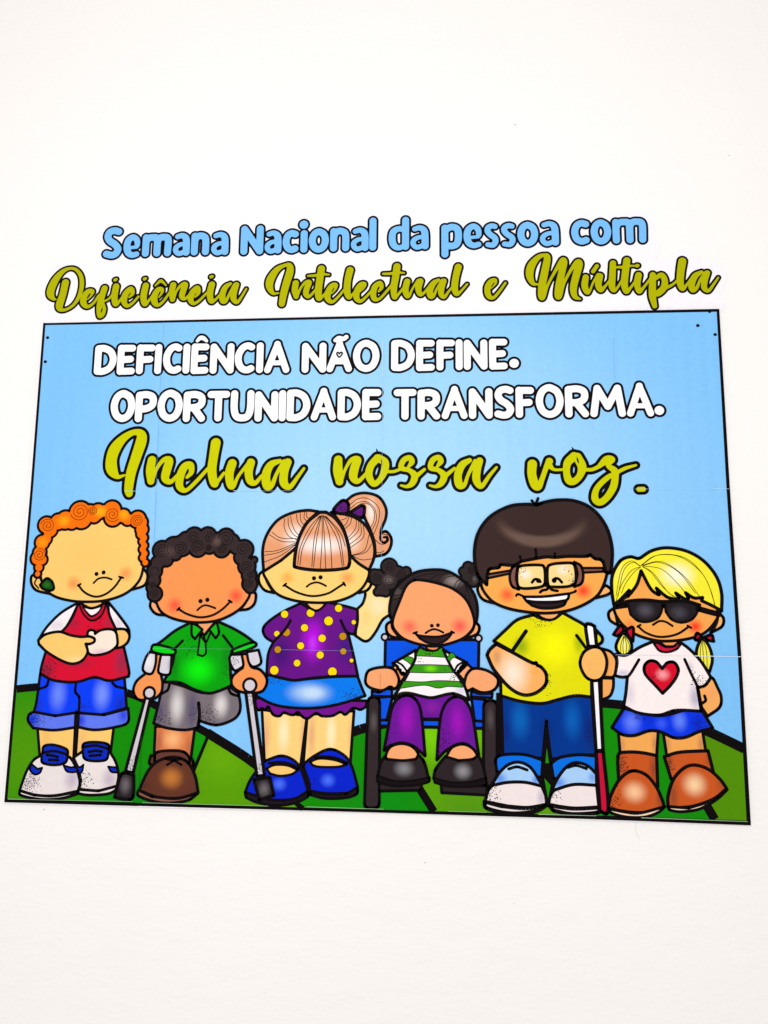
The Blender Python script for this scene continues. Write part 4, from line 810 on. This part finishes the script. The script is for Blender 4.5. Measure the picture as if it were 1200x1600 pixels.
# ------------------------------------------------------------------ header banner above the poster
HB = P(597, 494)
layer[0] = 4
hb = tag(empty('header_banner', (HB[0], 0, PZ+HB[1])), 'white cut paper banner with blue and lime outlined lettering above the poster', 'banner')
BLUE = ink('header_blue', (132, 198, 255))
hz = layer[0]
ln1, sg1 = text_line(hb, 'banner_line', [('S', 'K1', 58, 208, 128, 371), ('e', 'K1', 215, 353, 183, 367), ('m', 'K1', 362, 592, 180, 356), ('a', 'K1', 600, 735, 172, 351), ('n', 'K1', 743, 888, 169, 346), ('a', 'K1', 898, 1037, 164, 345),
  ('N', 'K2', 30, 211, 115, 341), ('a', 'K2', 215, 350, 152, 333), ('c', 'K2', 357, 486, 149, 329), ('i', 'K2', 497, 555, 150, 326), ('o', 'K2', 561, 722, 136, 326), ('n', 'K2', 728, 881, 132, 316), ('a', 'K2', 888, 1030, 130, 314), ('l', 'K2', 1034, 1093, 52, 310),
  ('d', 'K3', 85, 248, 48, 306), ('a', 'K3', 252, 398, 112, 301), ('p', 'K3', 496, 661, 102, 363), ('e', 'K3', 669, 820, 98, 291), ('s', 'K3', 828, 950, 97, 288), ('s', 'K3', 958, 1083, 95, 283), ('o', 'K4', 89, 256, 85, 277), ('a', 'K4', 262, 414, 80, 272), ('c', 'K4', 509, 656, 71, 263), ('o', 'K4', 661, 826, 66, 262), ('m', 'K4', 832, 1097, 60, 252)],
  BLUE, 26.5, 3.3, [(9, 'K2', ['525,107,33'])], off=HB, label='light blue outlined words Semana Nacional da pessoa com')
ln2, sg2 = script_line(hb, 'banner_line', [
 ('G1', ['285,280,36 258,400,36 222,515,38 235,560,22 290,560,15 365,515,16 425,425,20 455,310,23 445,210,21 395,145,17 330,132,15 255,165,24 185,245,36 138,340,40 130,405,36 160,448,18 185,455,8',
         '515,455,6 555,410,12 565,372,22 522,372,26 480,425,32 472,490,32 512,530,20 575,495,14 635,410,13',
         '692,340,32 662,430,32 642,510,32 630,580,22 640,630,20 672,610,22 690,555,18 672,495,18|685,475,10 740,445,11 790,380,12',
         '812,320,33 795,420,33 805,500,28 840,480,15 890,410,12|800,252,17 815,245,14',
         '948,432,10 985,390,20 965,345,26 910,400,32 895,475,30 925,522,20 980,495,14 1045,425,12',
         '1120,312,33 1098,420,33 1110,500,28 1150,470,14 1200,400,12|1106,242,17 1120,236,14']),
 ('G2', ['188,435,6 222,385,14 222,350,20 185,352,26 148,410,32 145,480,32 182,515,18 240,470,14 300,385,12|152,312,8 180,285,12 210,262,17 240,282,12 265,308,8',
         '340,305,32 325,380,30 332,455,26|345,450,14 375,365,12 425,305,18 465,300,28 445,360,32 430,425,28 462,448,16 520,395,12',
         '568,430,8 602,385,20 592,335,26 540,385,32 520,455,30 552,498,18 612,465,14 690,385,12',
         '742,300,33 722,390,33 735,470,28 775,460,14 840,390,12|733,220,17 748,214,14',
         '935,290,16 882,330,28 852,405,32 858,470,30 892,465,18 930,385,13 980,300,18|998,302,28 972,380,32 968,448,30 1005,485,18 1055,420,13 1100,345,11']),
 ('G3', ['238,388,8 178,390,18 142,320,36 155,240,40 220,145,30 300,100,18 350,102,28 355,165,38 318,285,38 288,400,36 270,500,32',
         '415,285,32 405,360,32 420,425,26|432,415,14 468,335,12 515,278,16 555,278,26 530,340,30 522,400,28 555,425,16 625,350,12',
         '682,135,36 668,230,36 652,350,36 655,440,30 692,425,15 750,360,12|542,210,10 620,205,14 700,192,14 762,198,9',
         '788,395,6 825,350,12 832,305,22 790,315,28 752,380,32 748,445,30 792,482,18 855,430,14 935,335,12',
         '980,150,36 955,260,34 950,370,34 968,430,26 1000,410,14 1055,345,12',
         '1085,375,6 1122,335,12 1130,295,22 1090,305,28 1052,370,32 1048,440,30 1088,474,18 1145,430,14 1225,340,12']),
 ('G4', ['212,372,10 242,330,20 225,285,24 172,325,30 155,400,30 170,450,26 220,448,14 290,375,14 350,300,12',
         '402,112,36 388,220,36 370,330,34 375,430,26 410,408,14 480,320,12|258,188,12 330,186,14 400,174,14 478,180,9',
         '508,268,32 490,350,32 505,415,26 530,415,16 565,340,11 620,255,14|645,265,32 625,340,32 642,400,24 682,388,14 740,315,12',
         '835,252,16 785,285,28 745,355,34 750,420,28 782,418,18 820,340,12 875,256,18|892,262,26 868,330,30 862,400,28 895,430,18 945,365,12 1000,300,12',
         '1040,118,36 1015,220,34 1002,330,34 1022,395,26 1062,375,14 1132,296,11']),
 ('G5', ['165,425,5 205,380,10 200,348,18 160,365,26 130,420,28 138,490,26 182,515,16 240,455,13 298,374,11',
         '605,388,8 555,378,20 525,305,34 540,215,36 605,135,24 665,115,18 690,140,30 668,260,34 640,400,34 635,505,28 660,500,16 692,400,13 755,280,14 825,170,24 845,180,32 825,280,32 800,400,34 790,498,30 815,490,16 850,370,13 920,240,16 970,182,26 988,200,34 962,300,34 935,420,32 948,500,24 998,526,9',
         '1050,322,28 1040,400,30 1062,460,24 1088,448,12 1120,370,10 1165,295,14|1155,215,18 1118,268,18|@G6 42,312,30 28,390,30 52,440,24 92,405,12 140,345,11']),
 ('G6', ['165,190,28 160,300,30 155,400,30 172,445,20 202,425,12 250,350,11', '295,165,32 282,270,32 272,380,32 290,455,24 330,420,13 380,350,11|195,228,11 260,226,14 330,215,10 375,215,8',
         '405,302,30 392,380,30 410,455,22 450,420,13 515,335,11|390,214,18 398,212,16', '538,300,28 535,400,32 535,500,32 556,592,22|560,335,18 618,300,24 650,350,28 640,420,30 590,470,30 560,480,20|650,425,18 720,392,12 780,340,11',
         '815,172,36 800,270,34 795,370,32 815,428,24 850,400,13 900,330,11', '995,272,16 935,310,28 902,385,30 912,440,26 950,420,16 985,340,12 1035,276,16|1050,280,24 1025,350,28 1020,420,26 1060,448,16 1110,385,12 1152,324,9'])],
 LIMEH, 3.2, off=HB, label='lime script words Deficiência Intelectual e Múltipla')
# the white paper, cut loosely around the words
mb = MB()
sgb = [tuple(q) for q in sg1[::3]] + [tuple(q) for q in sg2[::3]]
a, b = P(82, 492), P(1112, 474); n = 26
for k in range(n): sgb.append((a[0]+(b[0]-a[0])*k/n, a[1]+(b[1]-a[1])*k/n, 0.006, a[0]+(b[0]-a[0])*(k+1)/n, a[1]+(b[1]-a[1])*(k+1)/n, 0.006))
for yy in (430, 455):
    a, b = P(95, yy+14), P(1100, yy-2)
    sgb.append((a[0], a[1], 0.012, b[0], b[1], 0.012))
a, b = P(180, 405), P(1000, 385); sgb.append((a[0], a[1], 0.016, b[0], b[1], 0.016))
mb.field(sgb, 0.011, 0.00036, 0, cell=0.003)
mb.build('banner_paper', [ink('banner_paper', (253, 250, 255))], hb, HB)

# ------------------------------------------------------------------ small marks on the wall
hair = MB(); frame('')
hp = parse('995,1281 993,1290 994,1300 998,1311'); cv = smooth(hp, False)
hx, hy = P(995, 1296)
hair.ribbon([(p[0], p[1], 0) for p in cv], 0.00022, 0.0009, 0, False)
ho = hair.build('stray_hair', [ink('hair_strand', (206, 198, 192))], None, (hx, hy)); ho.location = (hx, 0, PZ+hy); ho.rotation_euler = (math.pi/2, 0, 0)
tag(ho, 'fine stray hair hanging from under the poster bottom edge', 'hair')

def blister(u, v, r, rx=1.0):
    x, y = P(u, v); k = unit(u, v); me = bpy.data.meshes.new('paint_blister'); V = [(0, -0.00045, 0)]; F = []
    for j, (q, h) in enumerate(((0.55, 0.00034), (1.0, -0.0001))):
        for i in range(14): V.append((q*r*k*rx*math.cos(i*.4488 + .3*j), -h, q*r*k*math.sin(i*.4488 + .3*j)*(1 + .2*math.sin(i))))
    for i in range(14):
        a, b = 1+i, 1+(i+1) % 14; F += [(0, b, a), (a, b, b+14, a+14)]
    me.from_pydata(V, [], F); me.materials.append(WALL.data.materials[0]); me.polygons.foreach_set('use_smooth', [True]*len(F))
    o = bpy.data.objects.new('paint_blister', me); C.objects.link(o); o.parent = WALL; o.location = (x, 0, y)
for u, v, r, rx in ((470, 1396, 4.5, 1.6), (93, 1465, 4, 1.3), (545, 1319, 3, 1.6), (740, 1336, 5, 1.2), (365, 1402, 3, 1.5), (925, 1576, 4, 1.4), (85, 1288, 5, 1.5), (980, 1345, 4, 1.7), (700, 1510, 3, 1.5), (1150, 1400, 4, 1.2)): blister(u, v, r, rx)
for u, v, r in ((805, 195, .9), (1139, 243, .7), (28, 997, .8), (69, 1265, .9), (664, 1348, .8), (803, 1411, .6), (414, 1551, .5)):
    m2 = MB(); m2.disc(0, 0, r*unit(u, v), 0.0002, 0, 10); x, y = P(u, v)
    o = m2.build('speck', [ink('speck', (165, 158, 152))], WALL); o.location = (x, 0, y); o.rotation_euler = (math.pi/2, 0, 0)
